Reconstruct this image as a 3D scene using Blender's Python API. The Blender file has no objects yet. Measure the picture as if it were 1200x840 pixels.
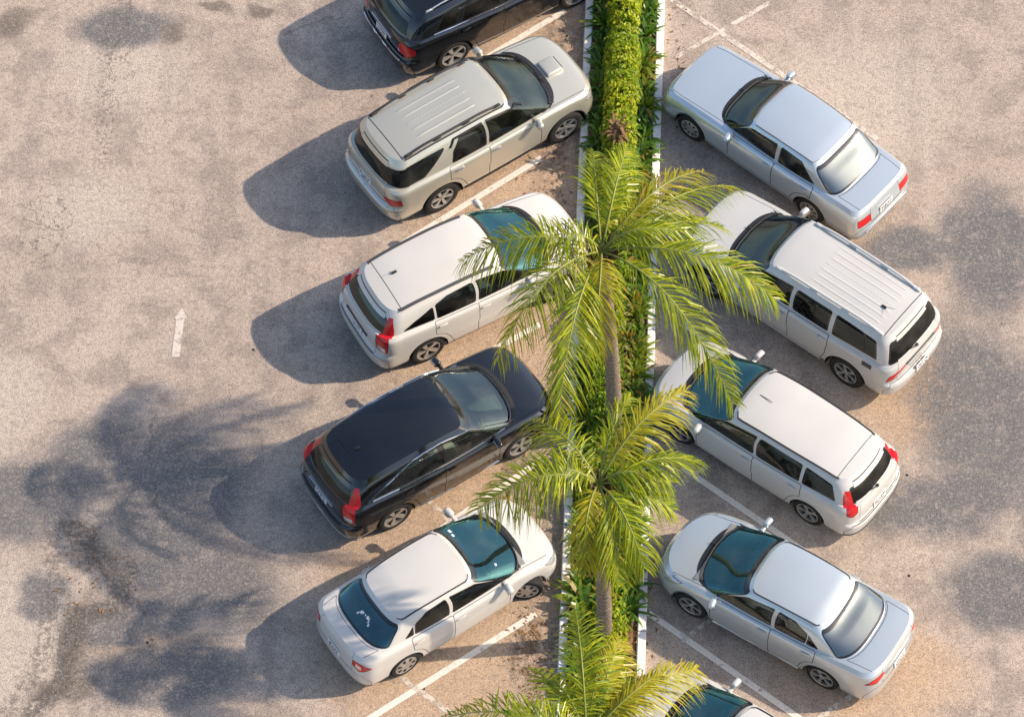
import bpy, bmesh, math, random
import numpy as np
from mathutils import Vector, Matrix
from mathutils.geometry import delaunay_2d_cdt
SC = bpy.context.scene
COL = SC.collection
PI = math.pi
rad = math.radians

# ---------------------------------------------------------------- materials
def new_mat(name):
    m = bpy.data.materials.new(name); m.use_nodes = True
    nt = m.node_tree
    for n in list(nt.nodes): nt.nodes.remove(n)
    out = nt.nodes.new('ShaderNodeOutputMaterial')
    return m, nt, out
class NB:
    """small node-graph writer"""
    def __init__(s, nt): s.nt = nt
    def n(s, t, **kw):
        nd = s.nt.nodes.new(t)
        for k, v in kw.items(): setattr(nd, k, v)
        return nd
    def put(s, sock, v):
        if v is None: return
        if isinstance(v, bpy.types.NodeSocket): s.nt.links.new(v, sock)
        elif isinstance(v, (tuple, list)) and len(v) == 3 and sock.type == 'RGBA': sock.default_value = (*v, 1)
        else: sock.default_value = v
    def math(s, op, a, b=None, c=None, clamp=False):
        nd = s.n('ShaderNodeMath', operation=op); nd.use_clamp = clamp
        s.put(nd.inputs[0], a); s.put(nd.inputs[1], b); s.put(nd.inputs[2], c)
        return nd.outputs[0]
    def ramp(s, v, lo, hi, a=0., b=1., smooth=True):
        nd = s.n('ShaderNodeMapRange', interpolation_type='SMOOTHSTEP' if smooth else 'LINEAR'); nd.clamp = True
        for i, x in enumerate((v, lo, hi, a, b)): s.put(nd.inputs[i], x)
        return nd.outputs[0]
    def mix(s, f, a, b, mode='MIX'):
        nd = s.n('ShaderNodeMix', data_type='RGBA', blend_type=mode)
        s.put(nd.inputs[0], f); s.put(nd.inputs[6], a); s.put(nd.inputs[7], b)
        return nd.outputs[2]
    def noise(s, vec, scale, detail=3, rough=.55, dist=0., out=0):
        nd = s.n('ShaderNodeTexNoise')
        s.put(nd.inputs['Vector'], vec); s.put(nd.inputs['Scale'], scale); s.put(nd.inputs['Detail'], detail)
        s.put(nd.inputs['Roughness'], rough); s.put(nd.inputs['Distortion'], dist)
        return nd.outputs[out]
    def pos(s): return s.n('ShaderNodeNewGeometry').outputs['Position']
    def objco(s): return s.n('ShaderNodeTexCoord').outputs['Object']
    def bump(s, h, strength=.3, dist=.02):
        nd = s.n('ShaderNodeBump'); s.put(nd.inputs['Strength'], strength); s.put(nd.inputs['Distance'], dist); s.put(nd.inputs['Height'], h)
        return nd.outputs[0]
    def bsdf(s, col, rough=.5, metal=0., coat=0., spec=.5, normal=None, coat_rough=.03, sub=0.):
        nd = s.n('ShaderNodeBsdfPrincipled')
        s.put(nd.inputs['Base Color'], col); s.put(nd.inputs['Roughness'], rough); s.put(nd.inputs['Metallic'], metal)
        s.put(nd.inputs['Coat Weight'], coat); s.put(nd.inputs['Coat Roughness'], coat_rough); s.put(nd.inputs['Specular IOR Level'], spec)
        if normal is not None: s.put(nd.inputs['Normal'], normal)
        return nd.outputs[0]
    def mixs(s, f, a, b):
        nd = s.n('ShaderNodeMixShader'); s.put(nd.inputs[0], f); s.put(nd.inputs[1], a); s.put(nd.inputs[2], b)
        return nd.outputs[0]

MC = {}
def paint(name, col, metal=0., rough=.32, dust=.12, coat=.8):
    """car paint with a thin uneven film of dust"""
    if name in MC: return MC[name]
    m, nt, out = new_mat(name); b = NB(nt)
    oc = b.objco()
    big = b.noise(oc, 1.7, 4, .6); fine = b.noise(oc, 60, 2, .6)
    film = b.ramp(big, .35, .75, dust*.3, dust)
    film = b.math('MULTIPLY', film, b.ramp(fine, .2, .8, .7, 1.1))
    c = b.mix(film, col, (.46, .40, .33))
    r = b.math('ADD', rough, b.math('MULTIPLY', film, .5))
    inner = b.bsdf((.03, .03, .032), .8, 0, 0, .2)
    outer = b.bsdf(c, r, metal, coat, .5, None, b.math('ADD', .04, b.math('MULTIPLY', film, .5)))
    gb = b.n('ShaderNodeNewGeometry').outputs['Backfacing']
    nt.links.new(b.mixs(gb, outer, inner), out.inputs[0]); MC[name] = m
    return m
def plain(name, col, rough=.5, metal=0., coat=0., spec=.5, var=.15, scale=30, bumpy=0.):
    if name in MC: return MC[name]
    m, nt, out = new_mat(name); b = NB(nt)
    nz = b.noise(b.objco(), scale, 3)
    c = b.mix(b.ramp(nz, .3, .7, 0, var), col, tuple(min(1, x*.55) for x in col))
    nm = b.bump(nz, bumpy, .01) if bumpy else None
    nt.links.new(b.bsdf(c, rough, metal, coat, spec, nm), out.inputs[0]); MC[name] = m
    return m
def glass(name, tint, refl=(.9, .97, 1.), ior=1.6, rough=.0):
    """tinted car glass: dims what lies behind it and reflects by Fresnel"""
    if name in MC: return MC[name]
    m, nt, out = new_mat(name); b = NB(nt)
    t = b.n('ShaderNodeBsdfTransparent'); b.put(t.inputs[0], tint)
    g = b.n('ShaderNodeBsdfGlossy'); b.put(g.inputs['Color'], refl); b.put(g.inputs['Roughness'], b.ramp(b.noise(b.objco(), 3, 3), .4, .7, rough, rough+.06))
    f = b.n('ShaderNodeFresnel'); b.put(f.inputs[0], ior)
    d = b.bsdf((.4, .37, .33), .9, 0, 0, .1)
    base = b.mixs(b.ramp(b.noise(b.objco(), 2.3, 5), .4, .75, .01, .07), t.outputs[0], d)
    nt.links.new(b.mixs(f.outputs[0], base, g.outputs[0]), out.inputs[0]); MC[name] = m
    return m

# ---------------------------------------------------------------- mesh helpers
def link(o, parent=None):
    COL.objects.link(o)
    if parent is not None: o.parent = parent
    return o
def mesh_obj(name, V, F, mats, parent=None, N=None, MI=None, smooth=True, label=None):
    me = bpy.data.meshes.new(name)
    me.from_pydata([tuple(v) for v in V], [], [tuple(f) for f in F])
    for m in (mats if isinstance(mats, (list, tuple)) else [mats]): me.materials.append(m)
    if MI is not None: me.polygons.foreach_set('material_index', np.asarray(MI, dtype=np.int32))
    me.polygons.foreach_set('use_smooth', np.full(len(me.polygons), smooth))
    me.update()
    if N is not None: me.normals_split_custom_set_from_vertices([tuple(n) for n in N])
    o = link(bpy.data.objects.new(name, me), parent)
    if label: o['label'] = label
    return o
class MB:
    """collects shapes in one bmesh, links it as one mesh object"""
    def __init__(s): s.bm = bmesh.new()
    def box(s, c, size, bev=0., rot=None, seg=2, taper=None):
        b2 = bmesh.new(); bmesh.ops.create_cube(b2, size=1)
        for v in b2.verts:
            if taper and v.co.z > 0: v.co.x *= taper[0]; v.co.y *= taper[1]
            v.co = Vector((v.co.x*size[0], v.co.y*size[1], v.co.z*size[2]))
        if bev: bmesh.ops.bevel(b2, geom=list(b2.edges), offset=bev, segments=seg, profile=.5, affect='EDGES')
        M = Matrix.Translation(c) @ (rot.to_4x4() if rot is not None else Matrix())
        b2.transform(M); s.add(b2); return s
    def add(s, b2):
        me = bpy.data.meshes.new('tmp'); b2.to_mesh(me); b2.free(); s.bm.from_mesh(me); bpy.data.meshes.remove(me)
    def tube(s, pts, r, n=6, cap=True):
        pts = [Vector(p) for p in pts]; rs = r if isinstance(r, (list, tuple)) else [r]*len(pts); rings = []
        for i, p in enumerate(pts):
            t = (pts[min(i+1, len(pts)-1)]-pts[max(i-1, 0)]).normalized()
            a = t.cross(Vector((0, 0, 1)));
            if a.length < 1e-3: a = t.cross(Vector((1, 0, 0)))
            a.normalize(); c = t.cross(a)
            rings.append([s.bm.verts.new(p+rs[i]*(math.cos(k*2*PI/n)*a+math.sin(k*2*PI/n)*c)) for k in range(n)])
        for i in range(len(pts)-1):
            for k in range(n):
                s.bm.faces.new((rings[i][k], rings[i][(k+1) % n], rings[i+1][(k+1) % n], rings[i+1][k]))
        if cap: s.bm.faces.new(rings[0]); s.bm.faces.new(rings[-1][::-1])
        return s
    def lathe(s, prof, n=40, axis='y', c=(0, 0, 0)):
        """prof: (radius, offset along the axis) pairs"""
        rings = []
        for (r, a) in prof:
            ring = []
            for k in range(n):
                q = 2*PI*k/n; u, v = r*math.cos(q), r*math.sin(q)
                p = {'y': (u, a, v), 'z': (u, v, a), 'x': (a, u, v)}[axis]
                ring.append(s.bm.verts.new((p[0]+c[0], p[1]+c[1], p[2]+c[2])))
            rings.append(ring)
        for i in range(len(rings)-1):
            for k in range(n): s.bm.faces.new((rings[i][k], rings[i][(k+1) % n], rings[i+1][(k+1) % n], rings[i+1][k]))
        return s
    def poly(s, pts, off=None):
        vs = [s.bm.verts.new(p) for p in pts]; s.bm.faces.new(vs)
        if off is not None:
            off = Vector(off); w = [s.bm.verts.new(Vector(p)+off) for p in pts]; s.bm.faces.new(w[::-1])
            for i in range(len(vs)): j = (i+1) % len(vs); s.bm.faces.new((vs[j], vs[i], w[i], w[j]))
        return s
    def build(s, name, mat, parent=None, smooth=None, label=None):
        bmesh.ops.recalc_face_normals(s.bm, faces=list(s.bm.faces))
        me = bpy.data.meshes.new(name); s.bm.to_mesh(me); s.bm.free(); me.materials.append(mat)
        if smooth is not None:
            me.polygons.foreach_set('use_smooth', np.full(len(me.polygons), True))
            me.set_sharp_from_angle(angle=rad(smooth))
        o = link(bpy.data.objects.new(name, me), parent)
        if label: o['label'] = label
        return o
def thing(name, label, cat, loc=(0, 0, 0), rz=0., group=None):
    o = bpy.data.objects.new(name, None); COL.objects.link(o); o.empty_display_size = .2
    o.location = loc; o.rotation_euler = (0, 0, rz)
    o['label'] = label; o['category'] = cat
    if group: o['group'] = group
    return o
def tag(o, label=None, cat=None, group=None, kind=None):
    for k, v in (('label', label), ('category', cat), ('group', group), ('kind', kind)):
        if v: o[k] = v
    return o

# ---------------------------------------------------------------- car shells
NS = 1601
SG = np.linspace(0, 1, NS)
def loop(xf, lf, xr, lr, Wf, Wm, Wr, nf=2.6, nr=2.8):
    th = np.linspace(0, PI/2, 500); c, s = np.cos(th), np.sin(th); c[-1] = 0
    def cap(W, l, n):
        x, y = l*c**(2/n), W*s**(2/n)
        d = np.concatenate([[0], np.cumsum(np.hypot(np.diff(x), np.diff(y)))]); q = np.linspace(0, d[-1], 401)
        return np.interp(q, d, x), np.interp(q, d, y)
    ax, ay = cap(Wf, lf, nf); bx, by = cap(Wr, lr, nr)
    t = np.linspace(0, 1, 801)
    x0, x1 = xf-lf, xr+lr
    mx = x0+(x1-x0)*t; my = Wf*(2*(t-.5)*(t-1))+Wm*4*t*(1-t)+Wr*(2*t*(t-.5))
    X = np.concatenate([x0+ax[:-1], mx[:-1], (x1-bx)[::-1]]); Y = np.concatenate([ay[:-1], my[:-1], by[::-1]])
    return X, Y
def curve(pts):
    """smooth monotone curve through (x, v) points"""
    pts = sorted(pts); x = np.array([p[0] for p in pts], float); y = np.array([p[1] for p in pts], float)
    h = np.diff(x); d = np.diff(y)/h; m = np.zeros(len(x)); m[0], m[-1] = d[0], d[-1]
    for i in range(1, len(x)-1):
        if d[i-1]*d[i] > 0:
            w1, w2 = 2*h[i]+h[i-1], h[i]+2*h[i-1]; m[i] = (w1+w2)/(w1/d[i-1]+w2/d[i])
    def f(q):
        q = np.asarray(q, float); qc = np.clip(q, x[0], x[-1]); i = np.clip(np.searchsorted(x, qc)-1, 0, len(x)-2); t = (qc-x[i])/h[i]
        r = (2*t**3-3*t**2+1)*y[i]+(t**3-2*t**2+t)*h[i]*m[i]+(3*t**2-2*t**3)*y[i+1]+(t**3-t**2)*h[i]*m[i+1]
        return r+np.where(q < x[0], (q-x[0])*m[0], 0)+np.where(q > x[-1], (q-x[-1])*m[-1], 0)
    return f
class Ring:
    def __init__(s, knots, rows, LU, LV): s.k, s.rows, s.LU, s.LV = np.array(knots), rows, LU, LV
    def at(s, sv, hv):
        sv, hv = np.asarray(sv, float), np.asarray(hv, float); sc = np.abs(sv); sgn = np.where(sv < 0, -1., 1.)
        over = sc > 1; sc = np.where(over, 2-sc, sc); sgn = np.where(over, -sgn, sgn)
        P = [np.stack([np.interp(sc, SG, r[j]) for j in range(3)], -1) for r in s.rows]
        k = s.k; n = len(k); T = []
        for i in range(n):
            a, b = max(i-1, 0), min(i+1, n-1); T.append((P[b]-P[a])/(k[b]-k[a]))
        P, T = np.stack(P), np.stack(T)
        i = np.clip(np.searchsorted(k, hv, side='right')-1, 0, n-2); ix = np.arange(len(sv)); w = k[i+1]-k[i]; t = ((hv-k[i])/w)[:, None]; w = w[:, None]
        R = (2*t**3-3*t**2+1)*P[i, ix]+(t**3-2*t**2+t)*w*T[i, ix]+(3*t**2-2*t**3)*P[i+1, ix]+(t**3-t**2)*w*T[i+1, ix]
        R[:, 1] *= sgn
        return R
    def uv(s, u, v): return s.at(np.asarray(u)/s.LU, np.asarray(v)/s.LV)
    def nrm(s, u, v):
        e = 2e-3; u, v = np.asarray(u, float), np.asarray(v, float)
        v1, v0 = np.minimum(v+e, s.LV), np.maximum(v-e, 0)
        n = np.cross(s.uv(u+e, v)-s.uv(u-e, v), s.uv(u, v1)-s.uv(u, v0)); return n/np.maximum(np.linalg.norm(n, axis=1), 1e-9)[:, None]
    def inv(s, pts, mode='xz'):
        """(x, z) or (x, h) of the side -> domain (u, v)"""
        out = []
        for (x, z) in pts:
            sv, hv = .5, .5 if mode == 'xz' else z
            for _ in range(30):
                p = s.at([sv], [hv])[0]; q = s.at([sv+.002], [hv])[0]; dx = (q[0]-p[0])/.002
                if abs(dx) > .3: sv = min(max(sv+np.clip((x-p[0])/dx, -.1, .1), .02), .98)
                if mode == 'xz':
                    p = s.at([sv], [hv])[0]; q = s.at([sv], [hv+.01])[0]; dz = (q[2]-p[2])/.01
                    if abs(dz) > .05: hv = min(max(hv+np.clip((z-p[2])/dz, -.15, .15), -.3), 1.2)
            out.append((sv*s.LU, hv*s.LV))
        return out
    def sh(s, pts): return [(a*s.LU, b*s.LV) for a, b in pts]
class Field:
    def __init__(s, f): s.f = f
    def uv(s, u, v): return np.stack([u, v, s.f(u, v)], -1)
    def nrm(s, u, v):
        e = 3e-3; n = np.stack([-(s.f(u+e, v)-s.f(u-e, v))/(2*e), -(s.f(u, v+e)-s.f(u, v-e))/(2*e), np.ones_like(u)], -1)
        return n/np.linalg.norm(n, axis=1)[:, None]
def rpoly(pts, r=.04, n=4):
    """polygon with rounded corners"""
    out = []; P = [np.array(p, float) for p in pts]; m = len(P)
    for i in range(m):
        a, b, c = P[i-1], P[i], P[(i+1) % m]; rr = r[i] if isinstance(r, (list, tuple)) else r
        la, lc = np.linalg.norm(a-b), np.linalg.norm(c-b); q = min(rr, la*.45, lc*.45)
        if q < 1e-4: out.append(tuple(b)); continue
        p0, p1 = b+(a-b)/la*q, b+(c-b)/lc*q
        for k in range(n+1):
            t = k/n; out.append(tuple((1-t)**2*p0+2*t*(1-t)*b+t*t*p1))
    return out
def dens(pts, d=.05):
    out = []
    for i in range(len(pts)):
        a, b = np.array(pts[i], float), np.array(pts[(i+1) % len(pts)], float); n = max(1, int(np.linalg.norm(b-a)/d))
        out += [tuple(a+(b-a)*k/n) for k in range(n)]
    return out
def offs(pts, d):
    P = np.array(pts); A = .5*np.sum(P[:, 0]*np.roll(P[:, 1], -1)-np.roll(P[:, 0], -1)*P[:, 1]); sg = 1 if A > 0 else -1
    e = np.roll(P, -1, 0)-P; e /= np.maximum(np.linalg.norm(e, axis=1), 1e-9)[:, None]; n = np.stack([e[:, 1], -e[:, 0]], -1)*sg
    m = n+np.roll(n, 1, 0); m /= np.maximum(np.linalg.norm(m, axis=1), .35)[:, None]
    return [tuple(q) for q in P+m*d]
def inside(poly, X, Y):
    r = np.zeros(len(X), bool); n = len(poly)
    for i in range(n):
        (x0, y0), (x1, y1) = poly[i], poly[(i+1) % n]
        if y0 == y1: continue
        c = ((y0 > Y) != (y1 > Y)) & (X < (x1-x0)*(Y-y0)/(y1-y0)+x0); r ^= c
    return r

class Shell:
    """Collects panels of the loft surfaces: triangulates each surface along the outlines of its panels."""
    def __init__(s): s.parts = {}
    def surface(s, surf, bound, panels, step=.06, holes=()):
        """panels: (part, polygon in domain, material, sided, gap, gap material)"""
        vs, es = [], []; st0 = step if not isinstance(step, tuple) else max(step)
        def addp(p):
            i0 = len(vs); vs.extend(p); m = len(p); es.extend([(i0+i, i0+(i+1) % m) for i in range(m)])
        B = dens(bound, st0); addp(B)
        for h in holes: addp(dens(h, st0))
        reg = []
        for (nm, poly, mat, sided, gap, gm) in panels:
            poly = dens(poly, .045)
            if gap: inn, outp = offs(poly, -gap/2), offs(poly, gap/2); addp(inn); addp(outp); reg.append((nm, inn, mat, sided, outp, gm))
            else: addp(poly); reg.append((nm, poly, mat, sided, None, None))
        bb = np.array(bound); lo, hi = bb.min(0), bb.max(0)
        sx, sy = (step, step) if not isinstance(step, tuple) else step
        gx, gy = np.meshgrid(np.arange(lo[0]+sx*.5, hi[0], sx), np.arange(lo[1]+sy*.5, hi[1], sy)); gx, gy = gx.ravel(), gy.ravel()
        k = inside(B, gx, gy); vs.extend(zip(gx[k], gy[k]))
        V, _, F, *_ = delaunay_2d_cdt([Vector(v) for v in vs], es, [], 0, 1e-5)
        V = np.array([tuple(v) for v in V]); F = np.array([f for f in F if len(f) == 3])
        c = V[F].mean(1); cx, cy = c[:, 0], c[:, 1]
        keep = inside(B, cx, cy)
        for h in holes: keep &= ~inside(h, cx, cy)
        lab = np.full(len(F), -1); free = keep.copy()
        for i, r in enumerate(reg):
            k = free & inside(r[1], cx, cy); lab[k] = i; free &= ~k
        gl = np.full(len(F), -1)
        for i, r in enumerate(reg):
            if r[4] is not None:
                k = free & inside(r[4], cx, cy); gl[k] = i; free &= ~k
        P, N = surf.uv(V[:, 0], V[:, 1]), surf.nrm(V[:, 0], V[:, 1])
        for i, r in enumerate(reg):
            if r[0] == 'hole' or not (lab == i).any(): continue
            for side in (1, -1): s.put(r[0], side if r[3] else 0, P, N, F[lab == i], r[2], side)
        for i, r in enumerate(reg):
            if (gl == i).any():
                for side in (1, -1): s.put('body', 0, P, N, F[gl == i], r[5], side)
        for side in (1, -1): s.put('body', 0, P, N, F[keep & (lab < 0) & (gl < 0)], 'PAINT', side)
    def put(s, name, side, P, N, F, mat, mir):
        if len(F) == 0: return
        d = s.parts.setdefault((name, side), dict(V=[], N=[], F=[], M=[], n=0))
        ids, invi = np.unique(F.ravel(), return_inverse=True); Q, M = P[ids].copy(), N[ids].copy(); G = invi.reshape(-1, 3)
        if mir < 0: Q[:, 1] *= -1; M[:, 1] *= -1; G = G[:, ::-1]
        d['V'].append(Q); d['N'].append(M); d['F'].append(G+d['n']); d['n'] += len(Q); d['M'] += [mat]*len(G)
    def emit(s, name, side, parent, pmat, label=None, objname=None):
        d = s.parts.pop((name, side), None)
        if d is None: return None
        mats, mi = [], []
        for m in d['M']:
            m = pmat if m == 'PAINT' else m
            if m not in mats: mats.append(m)
            mi.append(mats.index(m))
        return mesh_obj(objname or name, np.concatenate(d['V']), np.concatenate(d['F']), mats, parent, np.concatenate(d['N']), mi, True, label)
# ---------------------------------------------------------------- one car
def M_black(): return plain('trim black', (.018, .018, .02), .55, var=.3)
def M_gap(): return plain('panel gap', (.02, .02, .02), .9, spec=.1)
def M_rubber(): return plain('tyre rubber', (.028, .027, .026), .85, spec=.25, var=.5, scale=9)
def M_rim(): return plain('alloy rim', (.52, .52, .51), .34, .75, .2, var=.35, scale=14)
def M_chrome(): return plain('chrome', (.72, .73, .74), .16, 1., var=.1)
def M_red(): return plain('red lens', (.62, .008, .012), .2, 0, .25, var=.45, scale=26)
def M_clear(): return plain('clear lens', (.62, .64, .66), .1, .35, 1., var=.4, scale=40)
def M_plate(): return plain('number plate', (.68, .68, .66), .45, var=.15)

def wheel(root, x, y, side, r, w, rim_r, style, steer=0.):
    th, rm = M_rubber(), M_rim()
    dk = plain('brake dark', (.03, .028, .027), .6, .4)
    h = MB().lathe([(.02, -.03), (rim_r*.98, -.03), (rim_r*.98, -w*.45)], 28).build('wheel', dk, root)
    t = MB().lathe([(rim_r, -w*.46), (rim_r+.02, -w*.5), (r-.045, -w*.53), (r-.012, -w*.46), (r, -w*.36), (r, w*.36), (r-.012, w*.46), (r-.045, w*.53), (rim_r+.02, w*.5), (rim_r-.004, w*.44), (rim_r-.006, -w*.46)], 44)
    t.build('tyre', th, h, 35)
    b = MB().lathe([(rim_r+.008, w*.49), (rim_r+.002, w*.51), (rim_r-.014, w*.47), (rim_r-.02, w*.2)], 44)
    if style[0] == 'cover':
        b.lathe([(rim_r-.012, w*.46), (rim_r*.8, w*.5), (rim_r*.35, w*.53), (.0001, w*.54)], 40)
    n = style[1]
    if style[0] == 'spoke':
        for k in range(n):
            a = 2*PI*k/n+.3; c, s_ = math.cos(a), math.sin(a)
            for da in ((-.11, .11) if style[2] == 2 else (0,)):
                c, s_ = math.cos(a+da), math.sin(a+da); q = style[3]
                u, v = (-s_, c), (c, s_)
                def P(rr, o, d): return (v[0]*rr+u[0]*o, d, v[1]*rr+u[1]*o)
                b.poly([P(.035, -q*.7, w*.40), P(.035, q*.7, w*.40), P(rim_r-.012, q, w*.47), P(rim_r-.012, -q, w*.47)], (0, -.035, 0))
        b.lathe([(.055, w*.3), (.055, w*.41), (.045, w*.44), (.0001, w*.445)], 20)
    b.build('rim', rm, h, 30)
    if style[0] == 'cover':
        sl = MB()
        for k in range(n):
            a = 2*PI*(k+.5)/n; c, s_ = math.cos(a), math.sin(a); u, v = (-s_, c), (c, s_)
            def P(rr, o, d): return (v[0]*rr+u[0]*o, d, v[1]*rr+u[1]*o)
            sl.poly([P(rim_r*.52, -style[2]*.5, w*.525), P(rim_r*.52, style[2]*.5, w*.525), P(rim_r*.86, style[2], w*.50), P(rim_r*.86, -style[2], w*.50)], (0, .006, 0))
        sl.build('rim_slots', dk, h)
    h.location = (x, y, r); h.rotation_euler = (0, .7*x, (0 if side > 0 else PI)+steer)
    return h

def build_car(sp):
    g = sp.get
    root = thing(sp['name'], sp['label'], sp['cat'], (sp['pos'][0], sp['pos'][1], 0), rad(sp['ang']), 'cars parked along the planted strip')
    pm = sp['paint']; gap, blk, chrome = M_gap(), M_black(), M_chrome()
    WB, W, zb = sp['WB'], sp['W'], sp['zb']; xf, xr = WB/2+sp['of'], -WB/2-sp['or_']
    ZE, ZR = curve(sp['edge']), curve(sp['roof']); cc, cr = g('crown', .05), g('rcrown', .05)
    hood = g('hoodfn')
    def Zd(x, y):
        z = ZE(x)+cc*(1-(np.asarray(y)/W)**2)
        return z+hood(x, y) if hood else z
    Cw = sp['Cw']; ribs = g('ribs')
    def Zr(x, y):
        z = ZR(x)+cr*(1-np.abs(np.asarray(y)/Cw)**2.4)
        if ribs:
            ys, x0, x1, amp, wd = ribs
            m = np.clip((x-x0)/.06, 0, 1)*np.clip((x1-x)/.06, 0, 1)
            for q in ys:
                t = np.clip(np.abs(y-q)/wd, 0, 1); z = z+amp*m*(1-t*t*(3-2*t))
        return z
    rows = []
    lf, lr, nf, nr = g('lf', .58), g('lr', .44), g('nf', 2.9), g('nr', 3.4)
    wf, wr = g('wf', -.04), g('wr', -.03)
    R_ = g('rows') or ([(0, 0, -.10, .07, -.07), (.12, .10, -.02, -.02, -.015), (.34, .34, 0, -.05, 0), (.44, .44, 0, -.045, 0), (.50, .485, -.01, .02, 0), (.72, .74, -.03, .02, -.002), (.91, .95, -.06, .035, -.022), (1, 1, -.14, .06, -.075)] if g('tailgate') else [(0, 0, -.10, .10, -.07), (.12, .10, -.02, .02, -.015), (.42, .42, 0, 0, 0), (.72, .74, -.04, .025, -.004), (.91, .95, -.075, .05, -.03), (1, 1, -.15, .11, -.095)])
    for i, (k, f, dF, dR, dW) in enumerate(R_):
        X, Y = loop(xf+dF, lf+dF*.3, xr+dR, lr-dR*.3, W+dW+wf, W+dW, W+dW+wr, nf, nr)
        Z = Zd(X, Y) if f == 1 else zb+f*(ZE(X)-zb)
        rows.append((X, Y, Z))
    LU, LV = 5.6, .85
    low = Ring([r[0] for r in R_], rows, LU, LV)
    ex, ey, _ = rows[-1]
    # greenhouse
    Bf, Br, Bl, Blr, Cf, Crr, Cl, Clr = sp['Bf'], sp['Br'], g('Bl', .55), g('Blr', .45), sp['Cf'], sp['Cr'], g('Cl', .22), g('Clr', .2)
    Bw = W+R_[-1][4]-.014; gnf, gnr = g('gnf', 2.7), g('gnr', 2.8); bul = g('bulge', .018)
    bx, by = loop(Bf, Bl, Br, Blr, Bw+wf*.8, Bw, Bw+wr*.8, gnf, gnr); bz = Zd(bx, by)-.008
    zc = lambda x: ZR(np.clip(x, Crr, Cf))-.035
    def mid(t, b):
        X, Y = loop(Bf+(Cf-Bf)*t+b, Bl+(Cl-Bl)*t, Br+(Crr-Br)*t-b, Blr+(Clr-Blr)*t, Bw+wf*.8*(1-t)+(Cw-Bw)*t+b, Bw+(Cw-Bw)*t+b, Bw+wr*.8*(1-t)+(Cw-Bw+g('cwr', -.02))*t+b, gnf, gnr)
        cx, cy = loop(Cf, Cl, Crr, Clr, Cw, Cw, Cw+g('cwr', -.02), gnf, gnr)
        return X, Y, bz*(1-t)+zc(cx)*t
    tx, ty = loop(Cf-.055, Cl-.02, Crr+.055, Clr-.02, Cw-.05, Cw-.05, Cw-.05+g('cwr', -.02), gnf, gnr)
    top = (tx, ty, Zr(tx, ty))
    gh = Ring([0, .5, .88, 1], [(bx, by, bz), mid(.5, bul), mid(.9, bul*.7), top], 4.6, .62)
    S = Shell()
    # --- panels of the lower body
    r = sp['r']; Ra = r+g('arch_gap', .05)
    P = []
    def lo(pts): return [low.inv([(p[0], p[1])], 'xz' if len(p) == 3 else 'xh')[0] for p in pts]
    def arch(xc, R, a0=-25, a1=205, n=22): return [(xc+R*math.cos(rad(a0+(a1-a0)*k/n)), max(r*.98+R*math.sin(rad(a0+(a1-a0)*k/n)), zb-.02), 'z') for k in range(n+1)]
    for s_ in (1, -1): P.append(('hole', lo(arch(s_*WB/2, Ra)), gap, True, 0, None))
    for t in g('low_sh', []): P.append((t[0], rpoly(low.sh(t[1]), t[5] if len(t) > 5 else .03), t[2], t[3], t[4], gap))
    P.append(('grille', rpoly(low.sh([(-.06, .56), (-.06, .76), (.072, .76), (.058, .56)]), .02), blk, False, .012, chrome)); P.append(('air_intake', rpoly(low.sh([(-.06, .12), (-.06, .30), (.075, .30), (.085, .12)]), .02), blk, False, 0, gap))
    clad = g('clad')
    if clad: P.append(('sill_trim', low.sh([(.0-.05, -.05), (1.05, -.05), (1.05, clad[0]), (-.05, clad[0])]), clad[1], False, 0, gap))
    xa, xb, xc = sp['doors'][:3]
    top_h, bot_h = .985, g('door_bot', .1)
    P.append(('front_door', rpoly(lo([(xa, bot_h), (xa+.02, .5), (xa-.02, top_h), (xb, top_h), (xb, .5), (xb-.02, bot_h)]), .04), 'PAINT', True, .010, gap))
    ar = [p for p in arch(-WB/2, Ra+.085, 10, 88, 10)] if xc < -WB/2+Ra+.02 else []
    lowx = max(xc, -WB/2+Ra+.11)
    rd = [(xb, top_h), (xb, .5), (xb-.02, bot_h), (lowx+.03, bot_h)]+[(p[0], p[1], 'z') for p in ar if p[0] > xc+.03 and p[1] > zb+.12]+[(xc, .62 if ar else .5), (xc, top_h)]
    P.append(('rear_door', rpoly(lo(rd), .03), 'PAINT', True, .010, gap))
    P.append(('rear_bumper', low.sh([(g('bump_s', .80), -.05), (g('bump_s', .80), .30), (g('bump_s', .80)+.035, g('bump_h', .5)), (1.06, g('bump_h', .5)), (1.06, -.05)]), g('bump_m', 'PAINT'), False, .010, gap))
    P.append(('front_bumper', low.sh([(-.06, -.05), (-.06, .52), (.13, .55), (.19, .4), (.205, -.05)]), g('bump_m', 'PAINT'), False, .010, gap))
    suv = g('tailgate', False)
    if suv: P.append(('tailgate', low.sh([(suv[0], g('bump_h', .5)+.02), (suv[0], 1.2), (1.06, 1.2), (1.06, g('bump_h', .5)+.02)]), 'PAINT', False, .010, gap))
    else: P.append(('boot_lid', low.sh([(g('boot_s', .885), g('bump_h', .5)+.03), (g('boot_s', .885), 1.2), (1.06, 1.2), (1.06, g('bump_h', .5)+.03)]), 'PAINT', False, .010, gap))
    P.append(('bonnet', low.sh([(-.06, g('hood_h', .86)), (-.06, 1.2), (g('hood_s', .19), 1.2), (g('hood_s', .19)-.02, g('hood_h', .86)+.06), (.13, g('hood_h', .86))]), 'PAINT', False, .010, gap))
    S.surface(low, [(0, 0), (LU, 0), (LU, LV), (0, LV)], P, .055)
    # --- greenhouse panels
    P = []
    gm = sp['glass']; gs = g('glass_side', gm); gr = g('glass_rear', gm)
    frit = plain('glass border', (.012, .013, .015), .18, 0, .5)
    gi = lambda pts: gh.inv(pts, 'xh')
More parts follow.
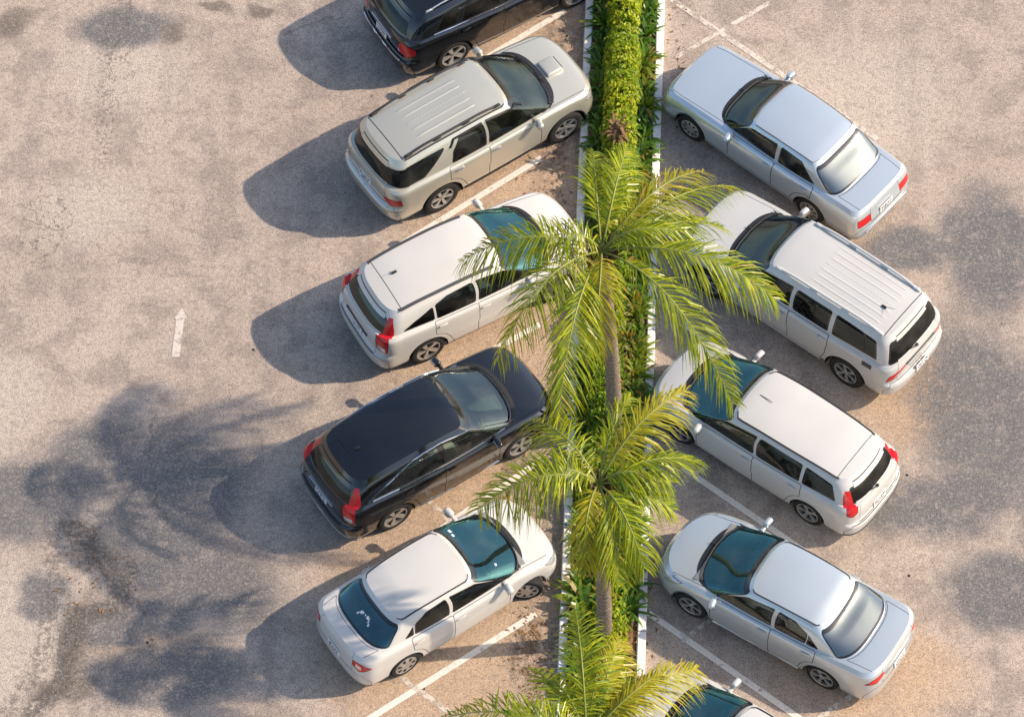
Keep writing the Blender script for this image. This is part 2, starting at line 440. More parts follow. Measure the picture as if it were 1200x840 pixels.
    for t in g('gh_sh', []): P.append((t[0], rpoly(gh.sh(t[1]), .02), t[2], t[3], t[4], gap))
    ws = g('ws', (.222, .226)); P.append(('windshield', rpoly(gh.sh([(-.06, .035), (-.06, .915), (ws[1]-.012, .915), (ws[1], .86), (ws[0], .035)]), .03), gm, False, .05, frit))
    rw = g('rw', (.205, .21, .07, .90)); P.append(('rear_window', rpoly(gh.sh([(1-rw[0], rw[2]), (1-rw[1], rw[3]), (1.06, rw[3]), (1.06, rw[2])]), g('rw_r', .05)), gr, False, g('rw_frit', .045), frit))
    for i, w_ in enumerate(sp['windows']):
        P.append((('front_side_window', 'rear_side_window', 'quarter_window', 'quarter_window')[i], rpoly(gi(w_), g('win_r', .035)), gs if i or True else gm, True, g('win_gap', .03), g('win_m', frit)))
    if suv: P.append(('tailgate', gh.sh([(suv[1], -.2), (suv[1]+.005, g('tg_top', .93)), (1.06, g('tg_top', .93)), (1.06, -.2)]), 'PAINT', False, .010, gap))
    S.surface(gh, [(0, 0), (gh.LU, 0), (gh.LU, gh.LV), (0, gh.LV)], P, .055)
    # --- deck: bonnet, cowl, ledges, boot
    def outline(X, Y, n=220):
        q = np.concatenate([np.linspace(0, .25, n//3)[:-1], np.linspace(.25, .75, n//4)[:-1], np.linspace(.75, 1, n//3)])
        return [(float(np.interp(t, SG, X)), float(max(np.interp(t, SG, Y), 0))) for t in q]
    o1 = outline(ex, ey); o2 = outline(bx-.0*bx, np.maximum(by-.004, 0))
    P = []
    half_e = lambda x: float(np.interp(-x, -ex, ey))
    cowl = [(float(a+.025+g('cowl', .055)*(1-min(1, (b/Bw)**4))), float(b)) for a, b in o2 if a > Bf-Bl*.62]
    hx = [(x_, y_) for x_, y_ in cowl if y_ < half_e(x_)-.05]
    hood_front = xf-.24-.05
    hoodp = [(a, b) for a, b in hx]+[(xf-.2, hx[-1][1]-.05), (xf+.1, .4), (xf+.1, -.05), (hx[0][0], -.05)]
    if g('hood_w'): hoodp = [(a, min(b, g('hood_w'))) for a, b in hx]+[(xf-.45, g('hood_w')-.04), (xf+.1, g('hood_w')-.10), (xf+.1, -.05), (hx[0][0], -.05)]
    P.append(('bonnet', hoodp, 'PAINT', False, .010, gap))
    P.append(('cowl_panel', [(a, b) for a, b in o2 if a > Bf-Bl*.62][::-1]+[(Bf-.3, -.05)]+[(a+.012, b) for a, b in [(hx[0][0], -.05)]+hx], blk, False, 0, gap))
    if not suv:
        bw = g('boot_w', half_e(xr+.35)-.07)
        P.append(('boot_lid', [(Br-.035+.15*0, -.05)]+[(a-.035, min(b, bw)) for a, b in o2[::-1] if a < Br+Blr*.5 and b < bw]+[(Br+.12, bw), (xr+.3, bw-.02), (xr-.1, bw-.06), (xr-.1, -.05)], 'PAINT', False, .010, gap))
    if g('lamp_ledge'):
        at = lambda X, Y, q, k: (float(np.interp(q, SG, X))-.0, float(np.interp(q, SG, Y))*k)
        q0, q1 = g('lamp_ledge'); qs = np.linspace(q0, q1, 6); cx0 = xr+.5
        P.insert(0, ('tail_light', [(a-.05*(1 if q > .82 else 0), b_+.05) for q in qs for a, b_ in [at(ex, ey, q, 1)]]+[(a+.05, b_-.05) for q in qs[::-1] for a, b_ in [at(bx, by, q, 1)]], M_red(), True, 0, gap))
    bound = o1+[]
    deck = Field(Zd)
    S.surface(deck, bound, P, .07, holes=[[(a, b) for a, b in o2]+[(o2[-1][0], -.5), (o2[0][0], -.5)]])
    # --- roof
    P = [(t[0], t[1], t[2], False, t[3], gap) for t in g('roof_panels', [])]
    S.surface(Field(Zr), outline(tx, ty), P, g('roof_step', .07))
    # ---------------- emit parts
    S.emit('body', 0, root, pm)
    for nm in ('bonnet', 'boot_lid', 'tailgate', 'front_bumper', 'rear_bumper', 'cowl_panel', 'sill_trim', 'windshield', 'sun_roof', 'roof_spoiler'): 
        o = S.emit(nm, 0, root, pm)
        if nm == 'tailgate' or nm == 'boot_lid': gate = o or (gate if nm == 'boot_lid' and False else None) or locals().get('gate')
    S.emit('rear_window', 0, gate if suv else root, pm)
    for side in (1, -1):
        for dn, wn in (('front_door', 'front_side_window'), ('rear_door', 'rear_side_window')):
            d = S.emit(dn, side, root, pm); S.emit(wn, side, d or root, pm, objname='side_window')
            if d:
                x0, hh = (sp['handles'][0] if dn == 'front_door' else sp['handles'][1]), g('handle_h', .84)
                u, v = low.inv([(x0, hh)], 'xh')[0]; p = low.uv([u], [v])[0]; n = low.nrm([u], [v])[0]
                p = p*[1, side, 1]; n = n*[1, side, 1]
                hm = g('handle_m', pm)
                MB().box((p+n*.018), (.17, .028, .03), .012).build('door_handle', hm, d, 40)
        S.emit('quarter_window', side, root, pm)
        for nm in ('tail_light', 'headlight'):
            S.emit(nm, side, root, pm)
    for (nm, side) in list(S.parts): S.emit(nm, side, root, pm)
    # ---------------- wheels, wells, underbody
    for sx in (1, -1):
        for side in (1, -1):
            wheel(root, sx*WB/2, side*(W+g('wheel_in', -.125)), side, r, g('tw', .2), g('rim_r', r*.66), g('wheel', ('spoke', 5, 2, .022)), g('steer', 0) if sx > 0 else 0)
            m = MB(); n = 16
            for k in range(n):
                a0, a1 = PI*k/n*1.16-.25, PI*(k+1)/n*1.16-.25; q = Ra+.015
                m.poly([(sx*WB/2+q*math.cos(a), y_, r+q*math.sin(a)) for a, y_ in ((a0, side*(W-.03)), (a1, side*(W-.03)), (a1, side*(W-.36)), (a0, side*(W-.36)))])
            m.poly([(sx*WB/2+(Ra+.015)*math.cos(PI*k/n*1.16-.25), side*(W-.36), r+(Ra+.015)*math.sin(PI*k/n*1.16-.25)) for k in range(n+1)])
            m.build('wheel_well', blk, root)
    u = MB(); u.box(((xf+xr)/2, 0, zb+.06), (xf-xr-.5, 2*(W-.38), .12)); u.box((0, 0, zb+.05), (WB-2*Ra-.06, 2*(W-.1), .14)); u.build('underbody', plain('underbody', (.02, .02, .02), .9), root)
    # ---------------- cabin
    ic = plain('cabin '+sp['cabin'][0], sp['cabin'][1], .8, var=.3, scale=12); dk = plain('cabin dark', (.10, .10, .10), .7, var=.3)
    bz0 = float(ZE(0.))
    cw = W-.16; fx = Bf-.15
    cab = MB(); rear_in = (Br+.02) if not suv else xr+.25
    cab.box(((fx+rear_in)/2, 0, zb+.16), (fx-rear_in, 2*cw, .05))
    cab.build('cabin_floor', dk, root)
    d = MB(); d.box((Bf-.45, 0, bz0-.12), (.5, 2*cw-.02, .22), .06); d.box((Bf-.18, 0, bz0-.05), (.3, 2*cw-.14, .05), .02); d.build('dashboard', dk, root, 40)
    ox = sp['cabin'][2]
    def seat(nm, x, y, w, hz=1.):
        s_ = MB(); s_.box((x, y, zb+.38), (.5, w, .18), .05); s_.box((x-.29, y, zb+.66), (.15, w, .62), .05, Matrix.Rotation(-.22, 3, 'Y')); return s_
    for y in (.36, -.36):
        s_ = seat('s', ox, y, .5); s_.box((ox-.375, y, zb+1.07), (.1, .26, .16), .04); s_.build('front_seat', ic, root, 40)
    rx = ox-g('row', .85)
    s_ = seat('s', rx, 0, 1.22)
    for y in (.36, -.36): s_.box((rx-.37, y, zb+(1.03 if suv else .90)), (.09, .24, .13), .035)
    s_.build('rear_seat', ic, root, 40)
    if not suv: MB().box((Br+.30, 0, float(ZE(Br))-.03), (.62, 2*cw-.1, .05), .01).build('parcel_shelf', g('shelf', dk), root)
    else:
        MB().box(((rx-.5+xr+.3)/2, 0, float(ZE(xr+.4))-.12), (abs(rx-.5-xr-.3), 2*cw-.1, .04), .01).build('luggage_cover', dk, root)
    st = MB(); q = [(Bf-.72+.07*math.sin(a), -.36+.18*math.cos(a), bz0-.02+.16*math.sin(a)) for a in np.linspace(0, 2*PI, 25)]
    st.tube(q, .014, 6, False); st.box((Bf-.70, -.36, bz0-.03), (.05, .2, .06), .02); st.build('steering_wheel', dk, root, 40)
    # ---------------- mirrors, wipers
    mx, mh = sp['mirror'], g('mirror_dz', .07)
    for side in (1, -1):
        y0 = float(np.interp(-mx, -ex, ey)); z0 = float(ZE(mx))
        b = MB(); b.box((mx, side*(y0+.175), z0+mh), (.12, .195, .13), .05, Matrix.Rotation(side*.12, 3, 'Z'), 3)
        b.box((mx+.02, side*(y0+.05), z0+mh-.05), (.07, .14, .05), .015)
        o = b.build('wing_mirror', g('mirror_m', pm), root, 50)
        MB().box((mx-.064, side*(y0+.18), z0+mh), (.012, .15, .09), .005, Matrix.Rotation(side*.12, 3, 'Z')).build('mirror_glass', plain('mirror glass', (.5, .53, .55), .05, 1., var=0), o)
    def on(ring, s_, h): 
        p = ring.at([s_], [h])[0]; n = ring.nrm([s_*ring.LU], [h*ring.LV])[0]; return Vector(p), Vector(n)
    for s0, s1 in ((-.03, .15), (-.17, .0)):
        q = []
        for k in range(7):
            t = k/6; p, n = on(gh, s0+(s1-s0)*t, .045+.05*t*(1-t)); q.append(p+n*.022)
        w_ = MB().tube(q, .011, 5); p, n = on(gh, s0, .0); w_.tube([p+n*.02+Vector((.06, 0, .02)), q[0]], .012, 5); w_.build('wiper', blk, root)
    if g('rear_wiper'):
        s1, h1, s0, h0 = sp['rear_wiper']
        q = [on(gh, s0+(s1-s0)*k/4, h0+(h1-h0)*k/4) for k in range(5)]; m = MB().tube([p+n*.025 for p, n in q], .011, 5); p, n = on(gh, s1, h1); m.box(p+n*.02, (.06, .06, .05), .02); m.build('rear_wiper', blk, root)
    # ---------------- strips, rails, plate and other trim
    def strip(nm, ring, pts, rr, mat, lift=.007):
        q = []
        for (a, b), (c, d_) in zip(pts[:-1], pts[1:]):
            for k in range(8): q.append((a+(c-a)*k/8, b+(d_-b)*k/8))
        q.append(pts[-1])
        for side in (1, -1):
            L = [on(ring, a, b) for a, b in q]; MB().tube([Vector(((p+n*lift).x, side*(p+n*lift).y, (p+n*lift).z)) for p, n in L], rr, 6).build(nm, mat, root, 60)
    for t in g('strips', []):
        ring = gh if t[1] == 'g' else low
        pts = [(a/ring.LU, b/ring.LV) for a, b in ring.inv(t[2], 'xh')] if t[3] == 'xh' else t[2]
        strip(t[0], ring, pts, t[4], t[5])
    yT = lambda x: float(np.interp(-x, -tx, ty))
    for t in g('roof_strips', []):     # (name, x0, x1, inset, width, material)
        for side in (1, -1):
            m = MB(); xs = np.linspace(t[1], t[2], 26); V = []
            for a, b in zip(xs[:-1], xs[1:]):
                f = lambda x, d_: (x, side*(yT(x)-t[3]-d_), float(Zr(x, yT(x)-t[3]-d_))+.004)
                m.poly([f(a, -t[4]/2), f(b, -t[4]/2), f(b, t[4]/2), f(a, t[4]/2)])
            bmesh.ops.remove_doubles(m.bm, verts=m.bm.verts, dist=1e-4)
            m.build(t[0], t[5], root)
    if g('rails'):
        x0, x1, inset, rr, hgt, mat = sp['rails'][:6]
        for side in (1, -1):
            q = []
            for k in range(19):
                t = k/18; x = x0+(x1-x0)*t; y = yT(x)-inset; e = min(1, 4.5*min(t, 1-t)+.0)
                q.append((x, side*y, float(Zr(x, y))+hgt*(1-(1-e)**2)))
            m = MB().tube(q, rr, 8)
            for t in (.04, .36, .66, .96):
                x = x0+(x1-x0)*t; y = yT(x)-inset; z = float(Zr(x, y)); m.box((x, side*y, z+hgt*.4), (.14, rr*2.2, hgt*.9), .01)
            m.build('roof_rail', mat, root, 50)
    if g('antenna'):
        x, y, l_ = sp['antenna']; z = float(Zr(x, abs(y))); m = MB().box((x, y, z+.012), (.1, .05, .035), .012); m.tube([(x, y, z+.02), (x-l_, y, z+.03+l_*.55)], [.006, .003], 5); m.build('antenna', blk, root, 40)
    pl = g('plate')
    if pl:
        p, n = on(low, 1., pl[0]); q = MB().box((p.x-.012, 0, p.z), (.02, .36, .15), .006, Matrix.Rotation(g('plate_tilt', .1), 3, 'Y')); o = q.build('number_plate', M_plate(), root)
        lt = MB(); rn = random.Random(sp['name']+str(sp['pos']))
        for (row, n_, hgt) in ((.022, 7, .05), (-.048, 6, .028)):
            for k in range(n_):
                y = (k-(n_-1)/2)*.043; R = Matrix.Rotation(g('plate_tilt', .1), 3, 'Y')
                for j in range(2):
                    c = R @ Vector((-.0125, y+rn.uniform(-.012, .012), row+rn.uniform(-.3, .3)*hgt)); lt.box(Vector((p.x-.012, 0, p.z))+c, (.004, rn.choice((.024, .008)), hgt*rn.choice((.25, .8))), 0, R)
        lt.build('plate_lettering', plain('plate ink', (.05, .055, .07), .6), o)
    for t in g('boxes', []):           # (name, ring, side, (s, h), size, material, bevel)
        ring = gh if t[1] == 'g' else low
        p, n = on(ring, *t[3]); p.y *= t[2]; n.y *= t[2]
        R = n.to_track_quat('X', 'Z').to_matrix(); MB().box(p+n*(t[4][0]*.25), t[4], t[6], R).build(t[0], t[5], root, 40)
    sp['api'] = dict(root=root, low=low, gh=gh, Zd=Zd, Zr=Zr, on=on, yT=yT)
    if g('extra'): sp['extra'](sp['api'])
    return root
# ---------------------------------------------------------------- the ten parked cars
WHITE = lambda: paint('white paint', (.575, .568, .545), 0, .3, .24)
PEARL = lambda: paint('pearl white paint', (.56, .56, .535), .1, .3, .26)
CREAM = lambda: paint('warm white paint', (.595, .58, .54), 0, .3, .26)
SILVER = lambda: paint('silver paint', (.60, .66, .68), .55, .3, .08)
STEEL = lambda: paint('pale blue silver paint', (.60, .67, .71), .55, .3, .08)
CHAMP = lambda: paint('champagne silver paint', (.57, .55, .46), .5, .28, .08)
INK = lambda: paint('blue black paint', (.004, .004, .004), 0, .12, .008, 1.)
NAVY = lambda: paint('black paint', (.003, .004, .006), 0, .12, .008, 1.)
G_TEAL = lambda: glass('teal glass', (.58, .84, .82), (.38, .93, .92), 2.25)
G_DARK = lambda: glass('dark tinted glass', (.32, .38, .36), (.75, .88, .9), 1.65)
G_SMOKE = lambda: glass('smoked glass', (.05, .055, .055), (.72, .8, .82), 1.5)
G_PALE = lambda: glass('pale green glass', (.55, .68, .63), (.85, .97, .97), 1.9)
G_BLUE = lambda: glass('blue tinted glass', (.16, .33, .36), (.42, .88, .93), 2.7)
G_MIRR = lambda: glass('reflective pale glass', (.35, .42, .42), (.86, .96, .94), 3.1)
BEIGE = (.48, .42, .32); GREY = (.24, .24, .235); TAN = (.24, .20, .15)

def sedan(**k):
    d = dict(WB=2.55, W=.85, zb=.19, of=.83, or_=.92, r=.30, Cw=.60,
        edge=[(2.2, .62), (1.85, .735), (1.5, .82), (1.15, .90), (.5, .925), (-.6, .955), (-1.4, .985), (-1.8, 1.0), (-2.25, .985)],
        roof=[(.6, 1.33), (.3, 1.385), (-.3, 1.415), (-.8, 1.40), (-1.3, 1.31)],
        Bf=1.38, Br=-1.83, Cf=.36, Cr=-1.31, doors=(.86, -.27, -1.10), windows=[
            [(.98, .06), (.60, .44), (.30, .80), (-.235, .88), (-.235, .06)],
            [(-.325, .06), (-.325, .88), (-.72, .84), (-1.02, .56), (-1.18, .07)]],
        handles=(-.16, -.95), mirror=.80, cabin=('grey', GREY, .02), plate=(.60,))
    d.update(k); return d

def scoop(a):
    z = float(a['Zd'](np.array(1.62), np.array(0.)))
    m = MB(); m.box((1.62, 0, z+.03), (.38, .42, .1), .03, Matrix.Rotation(.06, 3, 'Y'), 3, (.85, .82)); o = m.build('bonnet_scoop', CHAMP(), a['root'], 50)
    MB().box((1.795, 0, z+.03), (.02, .3, .045), .008).build('scoop_mouth', M_black(), o)
def sticker(a):
    m = MB(); rn = random.Random(4)
    for k in range(10):
        if k in (3, 5): continue
        t = (k-4.5)/4.5; s_ = 1.015+.042*t; h = .60-.13*t*t
        if k == 4: w = .02
        else: w = .034
        for j in range(4):
            p, n = a['on'](a['gh'], s_+rn.uniform(-.003, .003), h+rn.uniform(-.045, .045)); R = n.to_track_quat('Z', 'Y').to_matrix()
            m.box(p+n*.006, (rn.choice((.014, w)), rn.choice((.013, w)), .003), 0, R)
    m.build('window_sticker', plain('sticker white', (.8, .82, .8), .5, var=.05), a['root'])
def stickers_front(a):
    for s_, h, w in ((.15, .80, .07), (.118, .83, .06), (-.13, .5, .05)):
        p, n = a['on'](a['gh'], s_, h); MB().box(p+n*.004, (.004, w, w*.8), 0, n.to_track_quat('X', 'Z').to_matrix()).build('windshield_sticker', plain('sticker pale', (.6, .72, .75), .5, var=.2), a['root'])
def antenna_front(a):
    z = float(a['Zr'](np.array(.28), np.array(.0))); MB().tube([(.28, 0, z), (.0, .02, z+.05)], [.008, .004], 5).build('antenna', M_black(), a['root'])
def benz_extra(a):
    pass
def crease(y0, y1, amp, x0=.5, x1=2.0):
    def f(x, y):
        x = np.asarray(x, float); y = np.abs(np.asarray(y, float)); t = np.clip((x-x0)/(x1-x0), 0, 1); yc = y1+(y0-y1)*t
        m = np.clip((x-.55)/.25, 0, 1)*np.clip((2.05-x)/.3, 0, 1)
        q = np.clip((yc-y)/.05+.5, 0, 1); return amp*m*q*q*(3-2*q)
    return f

def make_cars():
    blk, chrome, gap, red, clr = M_black(), M_chrome(), M_gap(), M_red(), M_clear()
    grey_pl = plain('grey plastic', (.06, .062, .065), .6, var=.2); silver_pl = plain('silver rail', (.5, .53, .55), .35, .5)
    cars = []
    # 1 black crossover at the top edge
    cars.append(dict(name='suv', cat='car', label='black crossover with chrome window strip and bright red tail lamps, cut by top edge',
        pos=(-.40, 7.90), ang=31.5, WB=2.707, W=.925, zb=.24, of=.90, or_=1.03, r=.36, Cw=.68, paint=NAVY(), glass=G_SMOKE(),
        edge=[(2.25, .80), (1.9, .93), (1.4, 1.03), (1.1, 1.06), (.3, 1.08), (-1., 1.13), (-1.8, 1.16), (-2.4, 1.15)],
        roof=[(.5, 1.55), (.2, 1.62), (-.5, 1.665), (-1.2, 1.64), (-2.05, 1.54)], Bf=1.42, Br=-2.305, Cf=.42, Cr=-2.03, Bl=.55, Blr=.5, Clr=.3, doors=(.86, -.25, -1.22),
        windows=[[(1.0, .07), (.65, .42), (.38, .78), (-.2, .86), (-.2, .07)], [(-.29, .07), (-.29, .86), (-1.0, .84), (-1.15, .07)], [(-1.24, .08), (-1.1, .83), (-1.45, .78), (-1.72, .12)]],
        handles=(-.12, -1.08), mirror=.78, mirror_m=NAVY(), cabin=('dark', GREY, 0), plate=(.66,), tailgate=(.862, .85), rw=(.15, .14, .10, .80), rails=(.2, -1.75, .03, .016, .05, silver_pl),
        ribs=([-.34, -.17, 0, .17, .34], -1.4, .1, .008, .03), roof_step=(.07, .022), roof_panels=[('roof_spoiler', [(-1.66, -.1), (-1.66, .7), (-2.3, .7), (-2.3, -.1)], 'PAINT', .016)],
        low_sh=[('tail_light', [(.796, .70), (.80, .86), (.86, .93), (.885, .80), (.875, .62), (.84, .58)], red, True, .01, .04), ('reverse_lamp', [(.868, .62), (.868, .72), (.885, .72), (.885, .62)], clr, True, 0, .03)],
        wheel=('spoke', 5, 2, .026), rim_r=.25, bump_h=.46, strips=[('window_strip', 'g', [(1.0, .015), (-.2, .015), (-1.72, .03)], 'xh', .013, chrome), ('bumper_strip', 'l', [(.86, .45), (.93, .455), (1.0, .46)], 'sh', .022, chrome)],
        boxes=[('handle_bar', 'l', 1, (1.0, .80), (.03, .7, .05), chrome, .012)]))
    # 2 champagne SUV
    cars.append(dict(name='suv', cat='car', label='champagne silver SUV with black roof rails, a ribbed roof and a bonnet scoop',
        pos=(-.67+.03, 4.63+.08), ang=34.5, WB=2.75, W=.915, zb=.30, of=.86, or_=1.085, r=.375, Cw=.66, paint=CHAMP(), glass=G_DARK(), glass_side=G_DARK(), glass_rear=G_SMOKE(),
        edge=[(2.25, .86), (1.95, .98), (1.5, 1.06), (1.1, 1.10), (.3, 1.12), (-1., 1.14), (-1.8, 1.16), (-2.45, 1.14)],
        roof=[(.5, 1.66), (.2, 1.74), (-.4, 1.785), (-1.3, 1.775), (-2.1, 1.70), (-2.4, 1.64)], crown=.045, Bf=1.33, Br=-2.375, Cf=.36, Cr=-2.22, Bl=.50, Blr=.45, Clr=.32, doors=(.80, -.32, -1.18),
        windows=[[(.92, .09), (.62, .50), (.42, .80), (-.27, .87), (-.27, .09)], [(-.36, .09), (-.36, .87), (-.86, .86), (-1.02, .5), (-1.08, .09)], [(-1.70, .10), (-1.20, .80), (-2.0, .82), (-2.35, .10)]],
        handles=(-.18, -.98), handle_m=chrome, mirror=.70, cabin=('tan', TAN, 0), tailgate=(.875, .872), rw=(.235, .235, .07, .80), rw_frit=.02, rails=(.12, -1.95, .035, .022, .06, blk),
        ribs=([-.33, -.165, 0, .165, .33], -1.55, -.25, .010, .028), roof_step=(.07, .02), roof_panels=[('roof_spoiler', [(-1.99, -.1), (-1.99, .7), (-2.5, .7), (-2.5, -.1)], 'PAINT', .018)],
        roof_strips=[('roof_trim', .2, -1.97, -.012, .03, blk)],
        low_sh=[('tail_light', [(.796, .60), (.80, .76), (.845, .74), (.885, .70), (.885, .62), (.85, .54)], red, True, .01, .02), ('headlight', [(.09, .72), (.10, .90), (.19, .88), (.215, .80), (.17, .70)], clr, True, .01, .03),
            ('bumper_step', [(.86, .44), (.86, .52), (1.06, .52), (1.06, .44)], silver_pl, False, 0, .01)],
        wheel=('spoke', 6, 1, .034), rim_r=.235, bump_h=.52, arch_gap=.07, extra=scoop, strips=[('side_step', 'l', [(.9, .0), (-.85, .0)], 'xh', .045, blk), ('weather_visor', 'g', [(.55, .70), (.40, .86), (-.27, .905)], 'xh', .022, blk), ('weather_visor', 'g', [(-.36, .905), (-.98, .90), (-1.08, .7)], 'xh', .022, blk)], plate=(.70,)))
    # 3 white compact SUV
    crv = dict(WB=2.62, W=.91, zb=.22, of=.93, or_=.97, r=.345, Cw=.66,
        edge=[(2.25, .76), (1.9, .92), (1.5, 1.0), (1.15, 1.03), (.3, 1.05), (-1., 1.10), (-1.8, 1.14), (-2.3, 1.12)],
        roof=[(.5, 1.52), (.2, 1.60), (-.4, 1.645), (-1.2, 1.62), (-1.9, 1.52), (-2.1, 1.47)], Bf=1.42, Br=-2.20, Cf=.40, Cr=-1.96, Bl=.58, Blr=.48, Clr=.34, doors=(.84, -.27, -1.14), tailgate=(.868, .853), rw=(.155, .155, .05, .82),
        windows=[[(1.02, .07), (.66, .45), (.36, .80), (-.22, .87), (-.22, .07)], [(-.31, .07), (-.31, .87), (-.82, .83), (-1.06, .70), (-1.06, .07)], [(-1.13, .08), (-1.13, .66), (-1.52, .34), (-1.74, .10)]],
        handles=(-.13, -1.0), mirror=.76, lamp_ledge=(.803, .859), wheel=('spoke', 5, 2, .024), rim_r=.232, bump_h=.44, arch_gap=.055,
        low_sh=[('tail_light', [(.812, .60), (.808, .80), (.806, 1.2), (.862, 1.2), (.866, .84), (.862, .64)], red, True, .01, .02), ('reverse_lamp', [(.822, .62), (.822, .74), (.858, .76), (.858, .64)], clr, True, 0, .01)],
        gh_sh=[('tail_light', [(.799, -.2), (.800, .35), (.812, .88), (.838, .88), (.846, .35), (.852, -.2)], red, True, .0)])
    crv['low_sh'] = [crv['low_sh'][1], crv['low_sh'][0]]
    w = dict(crv); w.update(name='suv', cat='car', label='white compact SUV with dark roof strips and tall red tail lamps, partly under palm fronds', pos=(-.79, 1.36), ang=29.7, paint=CREAM(), glass=G_TEAL(), glass_side=G_DARK(), glass_rear=G_DARK(),
        cabin=('grey', GREY, 0), clad=(.12, grey_pl), roof_strips=[('roof_strip', .18, -1.72, .0, .065, grey_pl)], antenna=(-1.42, .12, .12), roof_panels=[('roof_spoiler', [(-1.66, -.1), (-1.66, .7), (-2.3, .7), (-2.3, -.1)], 'PAINT', .014)], plate=(.62,), boxes=[('handle_bar', 'l', 1, (1.0, .73), (.03, .75, .045), grey_pl, .012)])
    cars.append(w)
    w = dict(crv); w.update(name='suv', cat='car', label='black compact SUV with chrome-edged side windows and tall red tail lamps', pos=(-1.44+.02, -2.06+.04), ang=33.5, paint=INK(), glass=G_PALE(), glass_side=G_PALE(), glass_rear=G_SMOKE(),
        cabin=('beige', BEIGE, 0), clad=(.07, grey_pl), antenna=(-1.5, .0, .05), roof_panels=[('roof_spoiler', [(-1.66, -.1), (-1.66, .7), (-2.3, .7), (-2.3, -.1)], 'PAINT', .014)], plate=(.62,), boxes=[('handle_bar', 'l', 1, (1.0, .73), (.03, .75, .045), chrome, .012)],
        strips=[('window_strip', 'g', [(1.04, .02), (-.25, .015), (-1.70, .04)], 'xh', .017, chrome), ('window_strip', 'g', [(.62, .58), (.36, .86), (-.25, .925), (-.82, .89), (-1.13, .72), (-1.52, .40), (-1.78, .08)], 'xh', .016, chrome), ('sill_strip', 'l', [(.85, .075), (-.82, .075)], 'xh', .014, chrome), ('bumper_strip', 'l', [(.79, .08), (.84, .09), (.92, .09), (1.0, .09)], 'sh', .016, silver_pl)])
    cars.append(w)
    # 5 white saloon, lower left
    cars.append(sedan(name='sedan', cat='car', label='white saloon with a small white lettered sticker on its blue rear window', pos=(-1.26+.035, -5.0+.05), ang=34.7, paint=WHITE(), glass=G_TEAL(), glass_side=G_DARK(), glass_rear=G_BLUE(),
        wheel=('cover', 7, .03), rim_r=.205, steer=-.5, handles=(-.14, -.98),
        low_sh=[('tail_lens', [(.842, .69), (.842, .80), (.868, .82), (.868, .70)], clr, True, 0, .02), ('tail_light', [(.796, .78), (.84, .88), (.882, .88), (.885, .72), (.85, .62)], red, True, .01, .03), ('headlight', [(.10, .60), (.10, .82), (.17, .92), (.215, .90), (.17, .68)], clr, True, .01, .03)],
        roof_strips=[('roof_trim', .25, -1.2, -.015, .026, blk)], extra=lambda a: (sticker(a), stickers_front(a)), windows=[[(.98, .06), (.60, .44), (.30, .80), (-.235, .88), (-.235, .06)], [(-.325, .06), (-.325, .88), (-.72, .84), (-.95, .62), (-1.0, .06)], [(-1.04, .06), (-1.02, .52), (-1.2, .07)]]))
    # 6 old silver saloon, upper right
    cars.append(sedan(name='sedan', cat='car', label='boxy older pale blue silver saloon with grey lower panels, beside the hedge', pos=(4.93-.03, 4.56-.035), ang=139.3, WB=2.8, W=.87, zb=.20, of=.83, or_=1.11, r=.31, Cw=.635, paint=STEEL(), glass=G_DARK(), glass_side=G_DARK(), glass_rear=G_MIRR(),
        edge=[(2.25, .735), (1.9, .795), (1.3, .86), (.9, .895), (.3, .91), (-1., .93), (-1.8, .95), (-2.5, .925)], roof=[(.4, 1.315), (.1, 1.365), (-.5, 1.39), (-1.0, 1.375), (-1.4, 1.32)], crown=.035, rcrown=.045,
        lf=.42, lr=.34, nf=4.2, nr=4.6, wf=-.05, wr=-.05, Bf=.93, Br=-1.90, Bl=.42, Blr=.34, Cf=.27, Cr=-1.32, Cl=.18, Clr=.16, gnf=3.1, gnr=3.6, bulge=.012,
        rows=[(0, 0, -.06, .06, -.06), (.12, .10, -.01, .01, -.015), (.42, .42, 0, 0, 0), (.72, .74, -.04, .05, -.006), (.9, .93, -.075, .085, -.05), (1, 1, -.15, .14, -.12)],
        doors=(.50, -.50, -1.38), windows=[[(.60, .06), (.20, .80), (.12, .86), (-.45, .89), (-.45, .06)], [(-.55, .06), (-.55, .89), (-1.02, .86), (-1.36, .07)]], handles=(-.36, -1.22), mirror=.48, mirror_dz=.06,
        boot_w=.62, hood_w=.70, bump_h=.47, boot_s=.90, rw=(.215, .21, .06, .90), ws=(.222, .222), clad=(.26, plain('lower body plastic', (.34, .37, .39), .45, .1, .3)), bump_s=.80,
        low_sh=[('tail_light', [(.822, .55), (.822, .76), (.90, .77), (.90, .55)], red, True, .01, .01), ('headlight', [(.085, .60), (.085, .86), (.175, .86), (.175, .60)], clr, True, .01, .01)], wheel=('cover', 9, .018), rim_r=.20,
        roof_strips=[('roof_trim', .1, -1.25, -.02, .02, grey_pl)], plate=(.60,), plate_tilt=.05, cabin=('dark', GREY, -.22), row=.82, boxes=[('bumper_strip', 'l', 1, (1.0, .30), (.025, 1.2, .05), silver_pl, .01)]))
